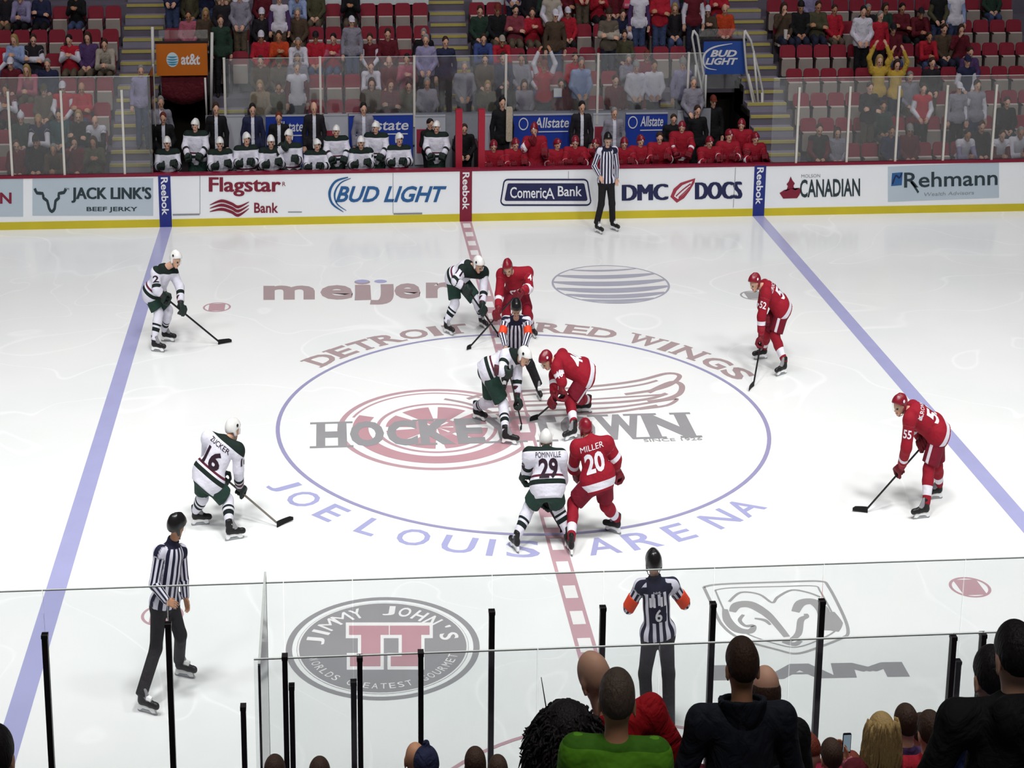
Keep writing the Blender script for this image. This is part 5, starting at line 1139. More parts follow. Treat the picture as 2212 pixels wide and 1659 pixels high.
def decal(par, me, s, org, rt, up, ray, w, h, m, name, bold=0.03, lift=0.008):
    """lettering laid on a cloth surface: org centre in front of the surface, ray towards it"""
    V, F = text2d(s, bold, 0, 1); N = norm01(V) - 0.5
    bm = bmesh.new(); vs = [bm.verts.new((u * w, v * h, 0)) for u, v in N]
    for f in F:
        try: bm.faces.new([vs[i] for i in f])
        except ValueError: pass
    for ax, ext in ((0, w), (1, h)):
        c = -ext / 2 + 0.035
        while c < ext / 2:
            no = (1, 0, 0) if ax == 0 else (0, 1, 0); co = (c, 0, 0) if ax == 0 else (0, c, 0)
            bmesh.ops.bisect_plane(bm, geom=bm.verts[:] + bm.edges[:] + bm.faces[:], plane_co=co, plane_no=no); c += 0.035
    o_ = ORG[par.name]; Vm = np.array([v.co[:] for v in me.vertices]) / A(SQ, SQ, 1) + o_
    tree = BVHTree.FromPolygons([tuple(v) for v in Vm], [tuple(p.vertices) for p in me.polygons])
    W_ = []; last = 0.4
    bm.verts.ensure_lookup_table()
    for v in bm.verts:
        p = org + rt * v.co.x + up * v.co.y
        hit = tree.ray_cast(Vector(p), Vector(ray), 1.5)
        if hit[0] is not None: last = hit[3]; W_.append(np.array(hit[0]) - np.asarray(ray) * lift)
        else: W_.append(p + np.asarray(ray) * last)
    FF = [[v.index for v in f.verts] for f in bm.faces] if False else None
    bm.verts.index_update(); FF = [[v.index for v in f.verts] for f in bm.faces]
    bm.free()
    return child(name, par, raw_mesh(name, np.array(W_), FF, m, org=o_))
def helmet(par, J, m, visor=True, dot=True):
    P = hair_prims(J, 'helmet'); V, F = sdf_mesh(P, 0.012, 0.02); hel = child('helmet', par, raw_mesh('helmet', V, F, m, None, True, org=ORG[par.name]))
    c, f = J['head'], unit(J['hf']); u = unit(J['hu'] - f * (J['hu'] @ f)); s = np.cross(f, u)
    if visor:
        b = MB(); n = 8
        for i in range(n + 1):
            a = -1.15 + 2.3 * i / n; d = f * math.cos(a) * 0.125 + s * math.sin(a) * 0.112
            b.V += [tuple(c + d + u * 0.045), tuple(c + d * 1.02 - u * 0.028)]
        for i in range(n): b.F.append([2 * i, 2 * i + 1, 2 * i + 3, 2 * i + 2]); b.I.append(0)
        b.child('visor', VIS, hel, smooth=True)
    if dot:
        b = MB()
        for e in (-1, 1):
            q = c + s * e * 0.108 + u * 0.085 - f * 0.0; b.add([q + s * e * 0.008 + 0.022 * (f * math.cos(t) + u * math.sin(t)) for t in np.linspace(0, 2 * math.pi * e, 10, endpoint=False)], [list(range(10))])
        b.child('helmet_mark', DOT if m is not HEL_R else NUM['dt'], hel)
    b = MB()
    for e in (-1, 1): b.tube([c + s * e * 0.093 - u * 0.03, c + s * e * 0.07 - u * 0.1 + f * 0.03, c - u * 0.128 + f * 0.045], 0.005, 5)
    b.child('chin_strap', DOT, hel)
    return hel
def px3(v, Y0): return ony(v[0], v[1], Y0 + (v[2] if len(v) > 2 else 0))
def pose_from(D):
    """D holds pixels (x, y, depth offset) -> joints"""
    G = {'l': onz(*D['lG']), 'r': onz(*D['rG'])}; Y0 = D.get('Y', (G['l'][1] + G['r'][1]) / 2)
    J = {}
    for k in ('pel', 'neck', 'head', 'lsh', 'rsh', 'lel', 'rel', 'lkn', 'rkn'): J[k] = px3(D[k], Y0)
    for q in 'lr':
        td = unit(A(*D[q + 't'], 0)); J[q + 'G'] = G[q]; J[q + 'td'] = td
        J[q + 'an'] = G[q] - td * 0.075 + ZU * (0.2 if not D.get('flat') else 0.12)
        if q + 'ha' in D: J[q + 'ha'] = px3(D[q + 'ha'], Y0)
    J['hf'] = unit(A(*D['hf'])); J['Y0'] = Y0
    if 'hu' in D: J['hu'] = unit(A(*D['hu']))
    return derive(J)
FIGS = []
def limb_report(nm, J):
    L = lambda a, b: round(float(np.linalg.norm(J[a] - J[b])), 2)
    print('FIG', nm, 'Y0 %.2f' % J['Y0'], 'torso', L('pel', 'neck'), 'neck-head', L('neck', 'head'), 'sh', L('lsh', 'rsh'), 'uarm', L('lsh', 'lel'), L('rsh', 'rel'), 'farm', L('lel', 'lwr'), L('rel', 'rwr'), 'thigh', L('lhip', 'lkn'), L('rhip', 'rkn'), 'shin', L('lkn', 'lan'), L('rkn', 'ran'), 'z pel %.2f head %.2f' % (J['pel'][2], J['head'][2]))
def add_skate(par, J, q, white_lace=False):
    b, hold, bl = skate_parts(J[q + 'G'], J[q + 'td'])
    sk = child('skate', par, raw_mesh('skate', b[0], b[1], SKB, b[2], True, org=ORG[par.name]))
    hold.child('blade_holder', HOLD, sk); bl.child('blade', STEEL, sk); return sk
def stick(top, heel, tip, label, m=None, over=0.08, group='hockey sticks on the ice'):
    d = unit(heel - top); o = root('hockey_stick', heel, None, label, 'hockey stick', group)
    b = MB(); b.tube([top - d * over, heel - d * 0.02], 0.0165, 4); b.child('shaft', m or STK, o)
    b = MB(); b.tube([top - d * over, top - d * (over - 0.14)], 0.021, 6); b.child('grip_tape', TAPE, o)
    b = MB(); n = 6; t = unit(A(tip[0] - heel[0], tip[1] - heel[1], 0)); L = np.linalg.norm(tip - heel); s = np.cross(t, ZU)
    bz = heel[2]
    for i in range(n + 1):
        u = i / n; c = A(heel[0], heel[1], 0) + t * (L * u - 0.02) + s * 0.05 * u * u * (1 if d[0] > 0 else -1); h0 = 0.006 + 0.012 * u * u; h1 = 0.085 - 0.008 * u - (0.02 if i == n else 0)
        b.V += [tuple(c + s * 0.006 + ZU * h0), tuple(c - s * 0.006 + ZU * h0), tuple(c - s * 0.006 + ZU * h1), tuple(c + s * 0.006 + ZU * h1)]
    for i in range(n):
        for k in range(4): a = 4 * i + k; e = 4 * i + (k + 1) % 4; b.F.append([a, a + 4, e + 4, e]); b.I.append(0)
    b.F += [[0, 1, 2, 3], [4 * n + 3, 4 * n + 2, 4 * n + 1, 4 * n]]; b.I += [0, 0]
    b.child('blade', TAPE, o); return o
def skater(nm, team, D, label, num=None, name=None, stick_label=None, sleeve_num=None):
    J = pose_from(D); K = KIT[team]
    st = D.get('stick'); sd = {}
    if st:
        top_q, low_q, u, hpx, tpx = st[:5]; heel = onz(*hpx, 0.05); tip = onz(*tpx, 0.03)
        if top_q + 'ha' not in J: J[top_q + 'ha'] = px3(D[top_q + 'ha'], J['Y0'])
        top = J[top_q + 'ha']; d = unit(heel - top)
        if low_q: J[low_q + 'ha'] = top + (heel - top) * u
        sd[top_q] = d
        if low_q: sd[low_q] = d
    for q in 'lr':
        e = J[q + 'el']; J[q + 'wr'] = J[q + 'ha'] + 0.16 * unit(e - J[q + 'ha'])
    limb_report(nm, J)
    g = (J['lG'] + J['rG']) / 2
    V, F, mi = full_body(J, 0.0155, False)
    o = root('person', g, raw_mesh('body', V, F, [SKIN[0], EYE, LIP], mi, True, org=g), label, 'person', 'skaters and officials on the ice')
    P = top_prims(J, R_JER); V, F = sdf_mesh(P, 0.0165, 0.03); at = jersey_attrs(J, P, V, R_JER, 0.03 if team == 'mn' else -1)
    jm = raw_mesh('jersey', V, F, K['j'], None, True, at, g); jer = child('jersey', o, jm)
    P = pants_prims(J, R_HPANT); V, F = sdf_mesh(P, 0.0175, 0.03); t, s, f = frame(J); who, _ = nearest(P, V); tg = np.array([P[i].tag for i in who])
    pb = np.full(len(V), -1.0)
    for q, e in (('l', -1), ('r', 1)):
        m_ = (tg == q + 'th') | (tg == 'hips'); ax = unit(J[q + 'kn'] - J[q + 'hip']); ff = unit(f - ax * (f @ ax)); ss = np.cross(ff, ax) * -1
        w = V - J[q + 'hip']; x = 0.026 - np.abs(w @ ff); out = np.sign(ss @ (s * e)) * (w @ ss); pb = np.where(m_ & (out > 0.05) & (w @ ax > 0), x, pb)
    child('hockey_pants', o, raw_mesh('hockey_pants', V, F, K['p'], None, True, {'pa': np.zeros(len(V)), 'pb': pb}, g))
    for q in 'lr':
        k, a = J[q + 'kn'], J[q + 'an']; d = unit(a - k); L = np.linalg.norm(a - k); mid = k + d * L * 0.35; th = unit(J[q + 'hip'] - k)
        P = [Pr(k + th * 0.1, k, 0.092, 0.092, 0), Pr(k, mid, 0.092, 0.09, 0), Pr(mid, a, 0.09, 0.062, 0, cut=[(a + d * 0.02, d)])]
        V, F = sdf_mesh(P, 0.0155, 0.03)
        child('sock', o, raw_mesh('sock', V, F, K['s'], None, True, {'pa': np.clip((a - V) @ d, 0, 1.9)}, g)); add_skate(o, J, q)
    for q, rt in (('l', False), ('r', True)):
        hd = J[q + 'ha']; V, F, T = place_glove(hd, sd.get(q, unit(A(0.2, -1, 0.1))), J[q + 'el'] - hd, rt); child('glove', o, raw_mesh('glove', V, F, GLV[team], T, True, org=g))
    helmet(o, J, K['h'])
    # numbers
    up = t; back = J['neck'] + 0.56 * (J['pel'] - J['neck'])
    if num: decal(jer, jm, num, back - f * 0.6, s, up, f, 0.31 if len(num) > 1 else .16, 0.25, NUM[team], 'jersey_number', 0.035)
    if name: decal(jer, jm, name, J['neck'] + 0.18 * (J['pel'] - J['neck']) - f * 0.6, s, up, f, min(0.40, 0.062 * len(name)), 0.07, NUM[team], 'name_lettering', 0.004)
    if sleeve_num:
        for q, e in (('l', -1), ('r', 1)):
            if q in sleeve_num[1]:
                c = 0.5 * (J[q + 'sh'] + J[q + 'el']); ax = unit(J[q + 'sh'] - J[q + 'el']); n = np.asarray(sleeve_num[2] if len(sleeve_num) > 2 else (0, -1, .4), float); n = unit(n - ax * (n @ ax)); r_ = np.cross(ax, n)
                decal(jer, jm, sleeve_num[0], c + n * 0.35, r_, ax, -n, 0.13, 0.11, NUM[team], 'sleeve_number', 0.02)
    if D.get('crest'):
        c = J['neck'] + 0.55 * (J['pel'] - J['neck'])
        decal(jer, jm, 'O', c + f * 0.6 + s * 0.05, -s, up, -f, 0.16, 0.14, NUM[team], 'crest_wheel', 0.06)
        decal(jer, jm, '-', c + f * 0.6 - s * 0.1 + up * 0.03, -s, up, -f, 0.26, 0.09, NUM[team], 'crest_wing', 0.02)
    if st:
        stick(J[st[0] + 'ha'], heel, tip, stick_label, STK if len(st) < 6 else st[5])
    return o
def official(nm, D, label, bands=False, number=None, facing_hands=None):
    J = pose_from(D); J['lwr'], J['rwr'] = J['lha'], J['rha']; J['lhd'] = unit(A(*D.get('lhd', (0, -.2, -1)))); J['rhd'] = unit(A(*D.get('rhd', (0, -.2, -1))))
    limb_report(nm, J)
    g = (J['lG'] + J['rG']) / 2
    V, F, mi = full_body(J, 0.0155, True)
    o = root('person', g, raw_mesh('body', V, F, [SKIN[D.get('skin', 0)], EYE, LIP], mi, True, org=g), label, 'person', 'skaters and officials on the ice')
    P = top_prims(J, R_REF); V, F = sdf_mesh(P, 0.0145, 0.025); at = ref_attrs(J, P, V, number is not None)
    jm = raw_mesh('striped_shirt', V, F, REFS, None, True, at, g); jer = child('striped_shirt', o, jm)
    P = pants_prims(J, R_TROU); V, F = sdf_mesh(P, 0.0165, 0.03); child('trousers', o, raw_mesh('trousers', V, F, REFT, None, True, org=g))
    for q in 'lr':
        sk = add_skate(o, J, q)
        b = MB(); td = J[q + 'td']; c = J[q + 'G'] + td * 0.03 + ZU * 0.17; b.tube([c - td * 0.02, c + td * 0.05 - ZU * 0.012], [0.036, 0.034], 8); b.child('laces', HOLD, sk, 'white laces')
    helmet(o, J, HEL_K, True, False)
    if bands:
        for q in 'lr':
            a, b_ = J[q + 'sh'], J[q + 'el']; d = unit(b_ - a); p0, p1 = a + d * (np.linalg.norm(b_ - a) * 0.52), b_ + d * 0.02
            Pb = [Pr(p0, p1, R_REF['arm'] * 0.97 + 0.006, R_REF['elb'] + 0.012, 0, cut=[(p0, -d), (p1, d)])]; V, F = sdf_mesh(Pb, 0.013, 0.0); child('armband', o, raw_mesh('armband', V, F, BAND, None, True, org=g), 'orange armband')
    t, s, f = frame(J)
    if number:
        decal(jer, jm, number, J['neck'] + 0.56 * (J['pel'] - J['neck']) - f * 0.6, s, t, f, 0.09, 0.13, NUM['dt'], 'shirt_number', 0.02)
        for e in (-1, 1): decal(jer, jm, 'II', J['neck'] + 0.32 * (J['pel'] - J['neck']) - f * 0.6 + s * 0.07 * e, s, t, f, 0.075, 0.10, NUM['dt'], 'name_lettering', 0.03)
        decal(jer, jm, 'NHL', J['neck'] + 0.15 * (J['pel'] - J['neck']) - f * 0.6, s, t, f, 0.1, 0.02, NUM['dt'], 'collar_lettering', 0.0)
    return o
skater('W1', 'mn', dict(lG=(363, 738), rG=(341, 760), lt=(1, -.25), rt=(1, -.35), pel=(333, 632), neck=(357, 578, -.1), head=(379, 562, -.15), hf=(.8, -.55, -.25), rsh=(337, 590, -.28), lsh=(374, 590, .12), rel=(338, 624, -.42), lel=(389, 622, .05), rha=(361, 646, -.35), lkn=(364, 672, 0.05), rkn=(343, 676, -.1),
       stick=('r', 'l', 0.27, (473, 738), (500, 735))), 'white-jersey skater near the left blue line, stick reaching right over the ice', None, None, 'black stick of the white-jersey skater at the left blue line', ('2', 'r'))
skater('W16', 'mn', dict(lG=(433, 1134), rG=(506, 1166), lt=(1, .1), rt=(.85, .25), pel=(450, 1030), neck=(488, 950, .12), head=(503, 931, .25), hf=(.75, .6, -.2), rsh=(514, 974, -.0), lsh=(449, 948, .25), rel=(515, 1014, .02), lel=(446, 990, .5), lha=(488, 1035, .42), lkn=(438, 1074, .12), rkn=(492, 1082, 0),
       stick=('l', 'r', 0.27, (600, 1131), (630, 1118), STKL)), 'white-jersey skater number 16 seen from behind, left of the centre circle', '16', 'ZUCKER', 'stick with dark blade left of the centre circle, held by number 16', ('16', 'r', (1, -.4, .2)))
skater('W11', 'mn', dict(lG=(1043, 708), rG=(969, 722), lt=(.5, -.9), rt=(.6, -.8), pel=(987, 600, .1), neck=(1016, 574, -.15), head=(1033, 573, -.3), hf=(.65, -.6, -.4), rsh=(999, 585, -.35), lsh=(1045, 589, 0), rel=(984, 606, -.5), lel=(1045, 630, -.15), rha=(1012, 628, -.5), lkn=(1030, 650, -.05), rkn=(983, 656, -.1),
       stick=('r', 'l', 0.45, (1076, 722), (1092, 730))), 'white-jersey skater bending forward just left of the centre line, far side', None, None, 'black stick of the bending white-jersey skater, crossing another stick', ('11', 'r', (-.4, -1, .5)))
skater('R41', 'dt', dict(lG=(1151, 728), rG=(1090, 735), lt=(.3, -.9), rt=(-.2, -.9), pel=(1116, 632, .35), neck=(1109, 588, -.05), head=(1097, 580, -.25), hf=(-.15, -.9, -.35), rsh=(1083, 594, -.05), lsh=(1141, 590, -.05), rel=(1078, 636, -.2), lel=(1143, 622, -.25), lha=(1118, 634, -.5), lkn=(1139, 674, -.1), rkn=(1094, 674, -.12), crest=1,
       stick=('l', 'r', 0.42, (1016, 748), (1004, 753))), 'red-jersey skater facing us behind the crouching referee', None, None, 'black stick of the red skater behind the referee, blade left of the centre line', ('41', 'l', (.5, -1, .5)))
skater('WC', 'mn', dict(lG=(1035, 908), rG=(1100, 960), lt=(.6, -.5), rt=(.95, -.3), pel=(1056, 800), neck=(1112, 768, -.05), head=(1131, 772, -.12), hf=(.7, -.55, -.55), hu=(.5, -.2, .9), rsh=(1092, 770, -.3), lsh=(1119, 770, .15), rel=(1084, 800, -.5), lel=(1117, 820, .05), rha=(1099, 800, -.5), lkn=(1059, 866, .15), rkn=(1087, 874, -.15),
       stick=('r', 'l', 0.62, (1127, 918), (1130, 928))), 'white-jersey centre bent low for the face-off, green pants towards us', None, None, 'stick of the white-jersey centre held down on the centre line')
skater('RC', 'dt', dict(lG=(1233, 950), rG=(1262, 892), lt=(-.9, -.5), rt=(-.9, .1), pel=(1262, 806), neck=(1202, 777, -.05), head=(1181, 780, -.1), hf=(-.75, -.4, -.6), hu=(-.55, -.1, .85), lsh=(1203, 795, -.3), rsh=(1215, 769, .2), lel=(1214, 826, -.4), rel=(1196, 810, .15), lha=(1212, 856, -.45), lkn=(1231, 868, -.15), rkn=(1246, 860, .15),
       stick=('l', 'r', 0.3, (1160, 900), (1140, 906))), 'red-jersey centre bent low for the face-off, facing left', '40', None, 'black stick of the red centre reaching towards the centre spot', ('40', 'l', (-.3, -1, .6)))
skater('W29', 'mn', dict(lG=(1112, 1188), rG=(1226, 1176), lt=(-.3, .9), rt=(.3, .9), pel=(1183, 1050), neck=(1180, 972, .2), head=(1179, 955, .38), hf=(.05, .9, -.35), lsh=(1143, 984, .12), rsh=(1212, 988, .12), lel=(1138, 1018, .25), rel=(1215, 1036, .3), rha=(1181, 1090, .35), lha=(1137, 1036, .25), lkn=(1143, 1096, .1), rkn=(1206, 1098, .1),
       stick=('r', None, 0.3, (1212, 1142), (1226, 1136))), 'white-jersey skater number 29 seen from behind, feet wide, by the near circle edge', '29', 'POMINVILLE', 'stick seen between the legs of number 29', ('29', 'l', (-1, -.4, .3)))
skater('R20', 'dt', dict(lG=(1231, 1194), rG=(1324, 1150), lt=(-.1, .95), rt=(-.75, .6), pel=(1291, 1034), neck=(1275, 948, .12), head=(1265, 931, .25), hf=(-.25, .9, -.25), lsh=(1246, 968, .1), rsh=(1312, 960, .05), lel=(1238, 1010, .3), rel=(1331, 992, .05), rha=(1333, 1030, .15), lha=(1254, 1030, .42), lkn=(1238, 1088, .1), rkn=(1308, 1090, .05)),
       'red-jersey skater number 20 seen from behind, right of number 29', '20', 'MILLER', None, None)
skater('R52', 'dt', dict(lG=(1688, 810), rG=(1643, 776), lt=(-.8, -.5), rt=(-.95, -.15), pel=(1686, 662), neck=(1650, 618, -.05), head=(1631, 612, -.1), hf=(-.85, -.45, -.3), lsh=(1655, 636, -.28), rsh=(1652, 618, .2), lel=(1645, 684, -.35), rel=(1645, 660, .2), rha=(1652, 694, -.05), lkn=(1674, 726, -.12), rkn=(1655, 722, .12),
       stick=('r', 'l', 0.36, (1628, 828), (1612, 842))), 'red-jersey skater number 52 leaning on a stick, right of the circle', '52', 'ERICSSON', 'stick pointing down in front of number 52', ('52', 'l', (-.5, -1, .4)))
skater('R55', 'dt', dict(lG=(1990, 1120), rG=(2018, 1078), lt=(-.95, -.15), rt=(-.9, -.1), pel=(2022, 930), neck=(1967, 886, -.05), head=(1944, 877, -.1), hf=(-.9, -.4, -.2), lsh=(1965, 908, -.3), rsh=(1972, 882, .25), lel=(1958, 966, -.35), rel=(1985, 936, .3), rha=(1994, 962, .05), lkn=(2006, 1014, -.14), rkn=(2024, 1006, .14),
       stick=('r', 'l', 0.4, (1872, 1100), (1840, 1098))), 'red-jersey skater number 55 crossing the right blue line, stick reaching left', '55', 'KRONWALL', 'long black stick of number 55 reaching left over the ice', ('55', 'l', (-.5, -1, .4)))
official('LD', dict(lG=(1164, 861), rG=(1090, 848), lt=(.1, -.9), rt=(-.2, -.9), pel=(1115, 748, .35), neck=(1115, 690, -.05), head=(1115, 667, -.22), hf=(0, -.85, -.5), rsh=(1092, 694, -.02), lsh=(1138, 694, -.02), rel=(1085, 722, -.2), lel=(1141, 722, -.2), rha=(1092, 750, -.45), lha=(1132, 750, -.45), lkn=(1146, 790, -.05), rkn=(1092, 790, -.05)), 'referee in stripes bending between the two centres to drop the puck', bands=True)
official('L1', dict(lG=(399, 1462), rG=(318, 1540), lt=(.9, -.35), rt=(.85, -.45), pel=(356, 1300), neck=(373, 1172, .0), head=(381, 1140, -.02), hf=(.7, .6, -.15), rsh=(345, 1194, -.12), lsh=(391, 1192, .15), rel=(333, 1262, -.2), lel=(397, 1252, .22), rha=(362, 1300, -.33), lha=(401, 1293, .1), lkn=(390, 1372, .05), rkn=(337, 1400, -.1), rhd=(.9, -.2, -.2), lhd=(.3, -.3, -1), skin=1), 'linesman in stripes standing at the near left by the blue line')
official('R6', dict(lG=(1392, 1588), rG=(1446, 1596), lt=(-.3, .9), rt=(.35, .9), pel=(1421, 1368), neck=(1415, 1252), head=(1412, 1220, .02), hf=(.05, 1, -.1), lsh=(1383, 1268, 0), rsh=(1453, 1265, 0), lel=(1358, 1312, .02), rel=(1479, 1302, .02), lha=(1379, 1284, .3), rha=(1456, 1282, .3), lkn=(1393, 1455, .02), rkn=(1444, 1455, .02), lhd=(.25, .3, .9), rhd=(-.25, .3, .9)), 'referee number 6 seen from behind, hands at the chest, orange armbands', bands=True, number='6')
official('L2', dict(lG=(1327, 498), rG=(1293, 504), lt=(.5, -.7), rt=(.45, -.75), pel=(1310, 390), neck=(1311, 322, -.02), head=(1313, 303, -.06), hf=(.1, -.9, -.25), rsh=(1294, 326, 0), lsh=(1328, 325, 0), rel=(1283, 358, .05), lel=(1332, 358, .02), rha=(1296, 382, -.2), lha=(1332, 386, -.05), lkn=(1322, 440, -.05), rkn=(1299, 440, -.05), rhd=(.5, -.4, -.7), lhd=(0, -.2, -1)), 'linesman in stripes standing by the far boards, hand on hip')
# the puck in the referee's hand
p = ony(1112, 762, 2.0)
# ------------------------------------------------------------------ team benches
def bench_pose(kind):
    if kind == 0: J = mk((0, 0, .62), (0, -.10, 1.12), (0, -.14, 1.27), (.27, -.28, .84), (.16, -.52, .93), (-.27, -.28, .84), (-.16, -.52, .93), *KN, *AN, shw=.22, hf=(0, -1, -.2))
    if kind == 1: J = mk((0, 0, .62), (0, -.02, 1.13), (.02, -.05, 1.28), (.28, -.18, .86), (.07, -.45, .90), (-.28, -.18, .86), (-.22, -.50, .93), *KN, *AN, shw=.22, hf=(.35, -1, -.1))
    if kind == 2: J = mk((0, 0.05, .98), (0, -.02, 1.47), (0, -.06, 1.62), (.28, -.12, 1.2), (.14, -.40, 1.02), (-.28, -.12, 1.2), (-.14, -.40, 1.02), *SK, *SA, shw=.22, hf=(-.2, -1, -.15))
    if kind == 3: J = mk((0, 0, .62), (0, -.04, 1.13), (-.02, -.07, 1.28), (.28, -.18, .86), (.2, -.50, .93), (-.3, -.16, .98), (-.08, -.22, 1.16), *KN, *AN, shw=.22, hf=(-.3, -1, -.1))
    return J
BPM = {}
def bench_mesh(kind):
    if kind in BPM: return BPM[kind]
    J = bench_pose(kind); J['lha'], J['rha'] = J['lwr'], J['rwr']
    for q in 'lr': J[q + 'wr'] = J[q + 'ha'] + 0.1 * unit(J[q + 'el'] - J[q + 'ha'])
    R = {}
    V, F, mi = full_body(J, 0.021, False); R['body'] = raw_mesh('body', V, F, [SKIN[0], EYE, LIP], mi, True)
    P = top_prims(J, R_JER); V, F = sdf_mesh(P, 0.021, 0.03); R['jersey'] = raw_mesh('jersey', V, F, MN_J, None, True, jersey_attrs(J, P, V, R_JER, .03))
    P = pants_prims(J, R_HPANT); V, F = sdf_mesh(P, 0.023, 0.03); R['hockey_pants'] = raw_mesh('hockey_pants', V, F, MN_P, None, True, {'pa': np.zeros(len(V)), 'pb': np.full(len(V), -1.)})
    for q, rt in (('l', False), ('r', True)):
        V, F, T = place_glove(J[q + 'ha'], unit(A(1, 0.1, 0)), J[q + 'el'] - J[q + 'ha'], rt); R['glove_' + q] = raw_mesh('glove', V, F, GLV['mn'], T, True)
    V, F = sdf_mesh(hair_prims(J, 'helmet'), 0.014, 0.02); R['helmet'] = raw_mesh('helmet', V, F, HEL_W, None, True)
    s = MB(); c, f = J['head'], unit(J['hf']); u = unit(J['hu'] - f * (J['hu'] @ f)); sd = np.cross(f, u)
    for k in range(1): 
        q = c + f * 0.13 + u * 0.075; s.add([q + 0.02 * (sd * math.cos(t) + u * math.sin(t)) for t in np.linspace(0, -2 * math.pi, 10, endpoint=False)], [list(range(10))])
    R['helmet_mark'] = s.mesh('helmet_mark', DOT)
    V, F = sdf_mesh(hair_prims(J, 'short'), 0.0145, 0.02); R['hair'] = raw_mesh('hair', V, F, HAIRC['brown'], None, True)
    BPM[kind] = R; return R
def bench_player(px, py, kind, team, label, Y=13.84, hat=True, goalie=False):
    zt = ony(px, py, Y - .1)[2]; R = bench_mesh(kind); top = {0: 1.40, 1: 1.41, 2: 1.75, 3: 1.41}[kind]
    z = ZF0 - 0.02; x = xat(px, Y - .1, zt)
    sc = min(1.12, max(0.86, (zt - z) / top))
    o = root('person', (x, Y + (0.12 if kind == 2 else 0), z), R['body'], label, 'person', 'white team on the bench' if team == 'mn' else 'red team on the bench'); o.scale = (1, 1, sc); o.rotation_euler.z = rng.uniform(-.15, .15)
    K = KIT[team]
    omat(child('jersey', o, R['jersey']), K['j']); omat(child('hockey_pants', o, R['hockey_pants']), K['p'])
    for q in 'lr': omat(child('glove', o, R['glove_' + q]), *GLV[team])
    if hat:
        h = child('helmet', o, R['helmet']); omat(h, K['h']); omat(child('helmet_mark', h, R['helmet_mark']), DOT if team == 'mn' else NUM['dt'])
    else: omat(child('hair', o, R['hair']), HAIRC['brown'])
for i, (px, py, kind) in enumerate(((360, 297, 0), (421, 262, 2), (473, 298, 0), (530, 290, 1), (584, 294, 0), (626, 283, 3), (683, 304, 1), (726, 276, 2), (780, 296, 0), (813, 268, 2), (861, 291, 1), (944, 267, 2))):
    bench_player(px, py, kind, 'mn', 'white-jersey player on the left bench, %s from the left' % ORD[i + 1], 13.84 if kind != 2 else 13.9)
for i, (px, py, kind, hat) in enumerate(((1066, 304, 0, 1), (1112, 300, 0, 1), (1156, 268, 3, 1), (1203, 303, 1, 1), (1244, 295, 0, 1), (1290, 303, 3, 1), (1349, 298, 0, 1), (1384, 295, 1, 1), (1425, 284, 0, 0), (1476, 276, 2, 1), (1531, 296, 0, 1), (1575, 283, 1, 1), (1606, 262, 2, 1), (1630, 287, 0, 1))):
    bench_player(px, py, kind, 'dt', 'red-jersey player on the right bench, %s from the left' % ORD[i + 1], 13.84 if kind != 2 else 13.9, bool(hat))
def staff(px, py, c, head, hc, label, Y=14.75, pose='stand_sides', c2=None, skin=0, rot=0):
    zt = ony(px, py, Y)[2]; z = ZF0 - 0.02; x = xat(px, Y, zt); sc = min(1.12, max(.85, (zt - z) / 1.73))
    o = spectator(x, Y, z, pose, c, head, hc, label, rot, 1.0, skin, c2, 'person', 'team staff behind the benches', DENIM[2]); o.scale = (1, 1, sc)
    if c in ('navy', 'grey', 'black', 'dark') and not c2:
        for ch in o.children:
            if ch.name.startswith('jacket'): omat(ch, SUITS[c])
SUITS = {c: pattern('suit_' + c, CLOTH[c], [], 'cfd0dc') for c in ('navy', 'grey', 'black', 'dark')}
staff(346, 180, 'grey', 'short', 'grey', 'grey-haired person in grey suit standing at the left tunnel', 15.4)
staff(352, 243, 'black', 'short', 'red', 'person in black behind the left end of the white bench', 14.6, 'stand')
staff(466, 222, 'black', 'short', 'brown', 'coach in black suit behind the white bench, right of the orange sign')
staff(545, 224, 'navy', 'short', 'black', 'coach in navy suit behind the white bench', 14.75)
staff(602, 243, 'black', 'short', 'red', 'red-haired person in black behind the white bench', 14.7, 'stand')
staff(678, 220, 'dark', 'balding', 'grey', 'bald coach in dark suit behind the white bench', 14.75)
staff(785, 222, 'grey', 'short', 'black', 'tall coach in grey suit behind the white bench', 14.75)
staff(928, 257, 'black', 'short', 'black', 'person in black bending at the right end of the white bench', 14.7, 'stand', c2='black', rot=.6)
staff(1003, 272, 'black', 'short', 'brown', 'person in black coat between the two red bench posts', 14.3, 'stand', c2='black')
staff(1085, 207, 'black', 'short', 'black', 'person in black with a patterned towel behind the red bench', 14.8, c2='black')
staff(1257, 219, 'dark', 'short', 'black', 'coach in dark suit with white shirt behind the red bench', 14.75)
staff(1327, 233, 'grey', 'short', 'grey', 'coach in grey suit behind the far linesman', 14.75)
staff(1455, 247, 'black', 'short', 'brown', 'person in black at the right end of the red bench', 14.7, 'stand', c2='black')
staff(1507, 228, 'black', 'short', 'brown', 'person in black jacket by the left edge of the right tunnel', 14.9, c2='black')
staff(1541, 207, 'black', 'cap', 'red', 'person in black jacket and red cap in the right tunnel', 15.6, c2='black')
q = ony(1100, 262, 14.55); TOW = M('towel', 'b9ab98', 0.9, var=0.5, scale=40)
o = MB(); o.prism(rrect(-.085, .085, -.42, .3, .04, 3), lambda u, v: q + A(u, -.02 - .02 * math.cos(v * 4), v), lambda u, v: q + A(u, .02, v)); o.root('towel', TOW, q, 'patterned beige towel hanging from a shoulder behind the red bench', 'towel')
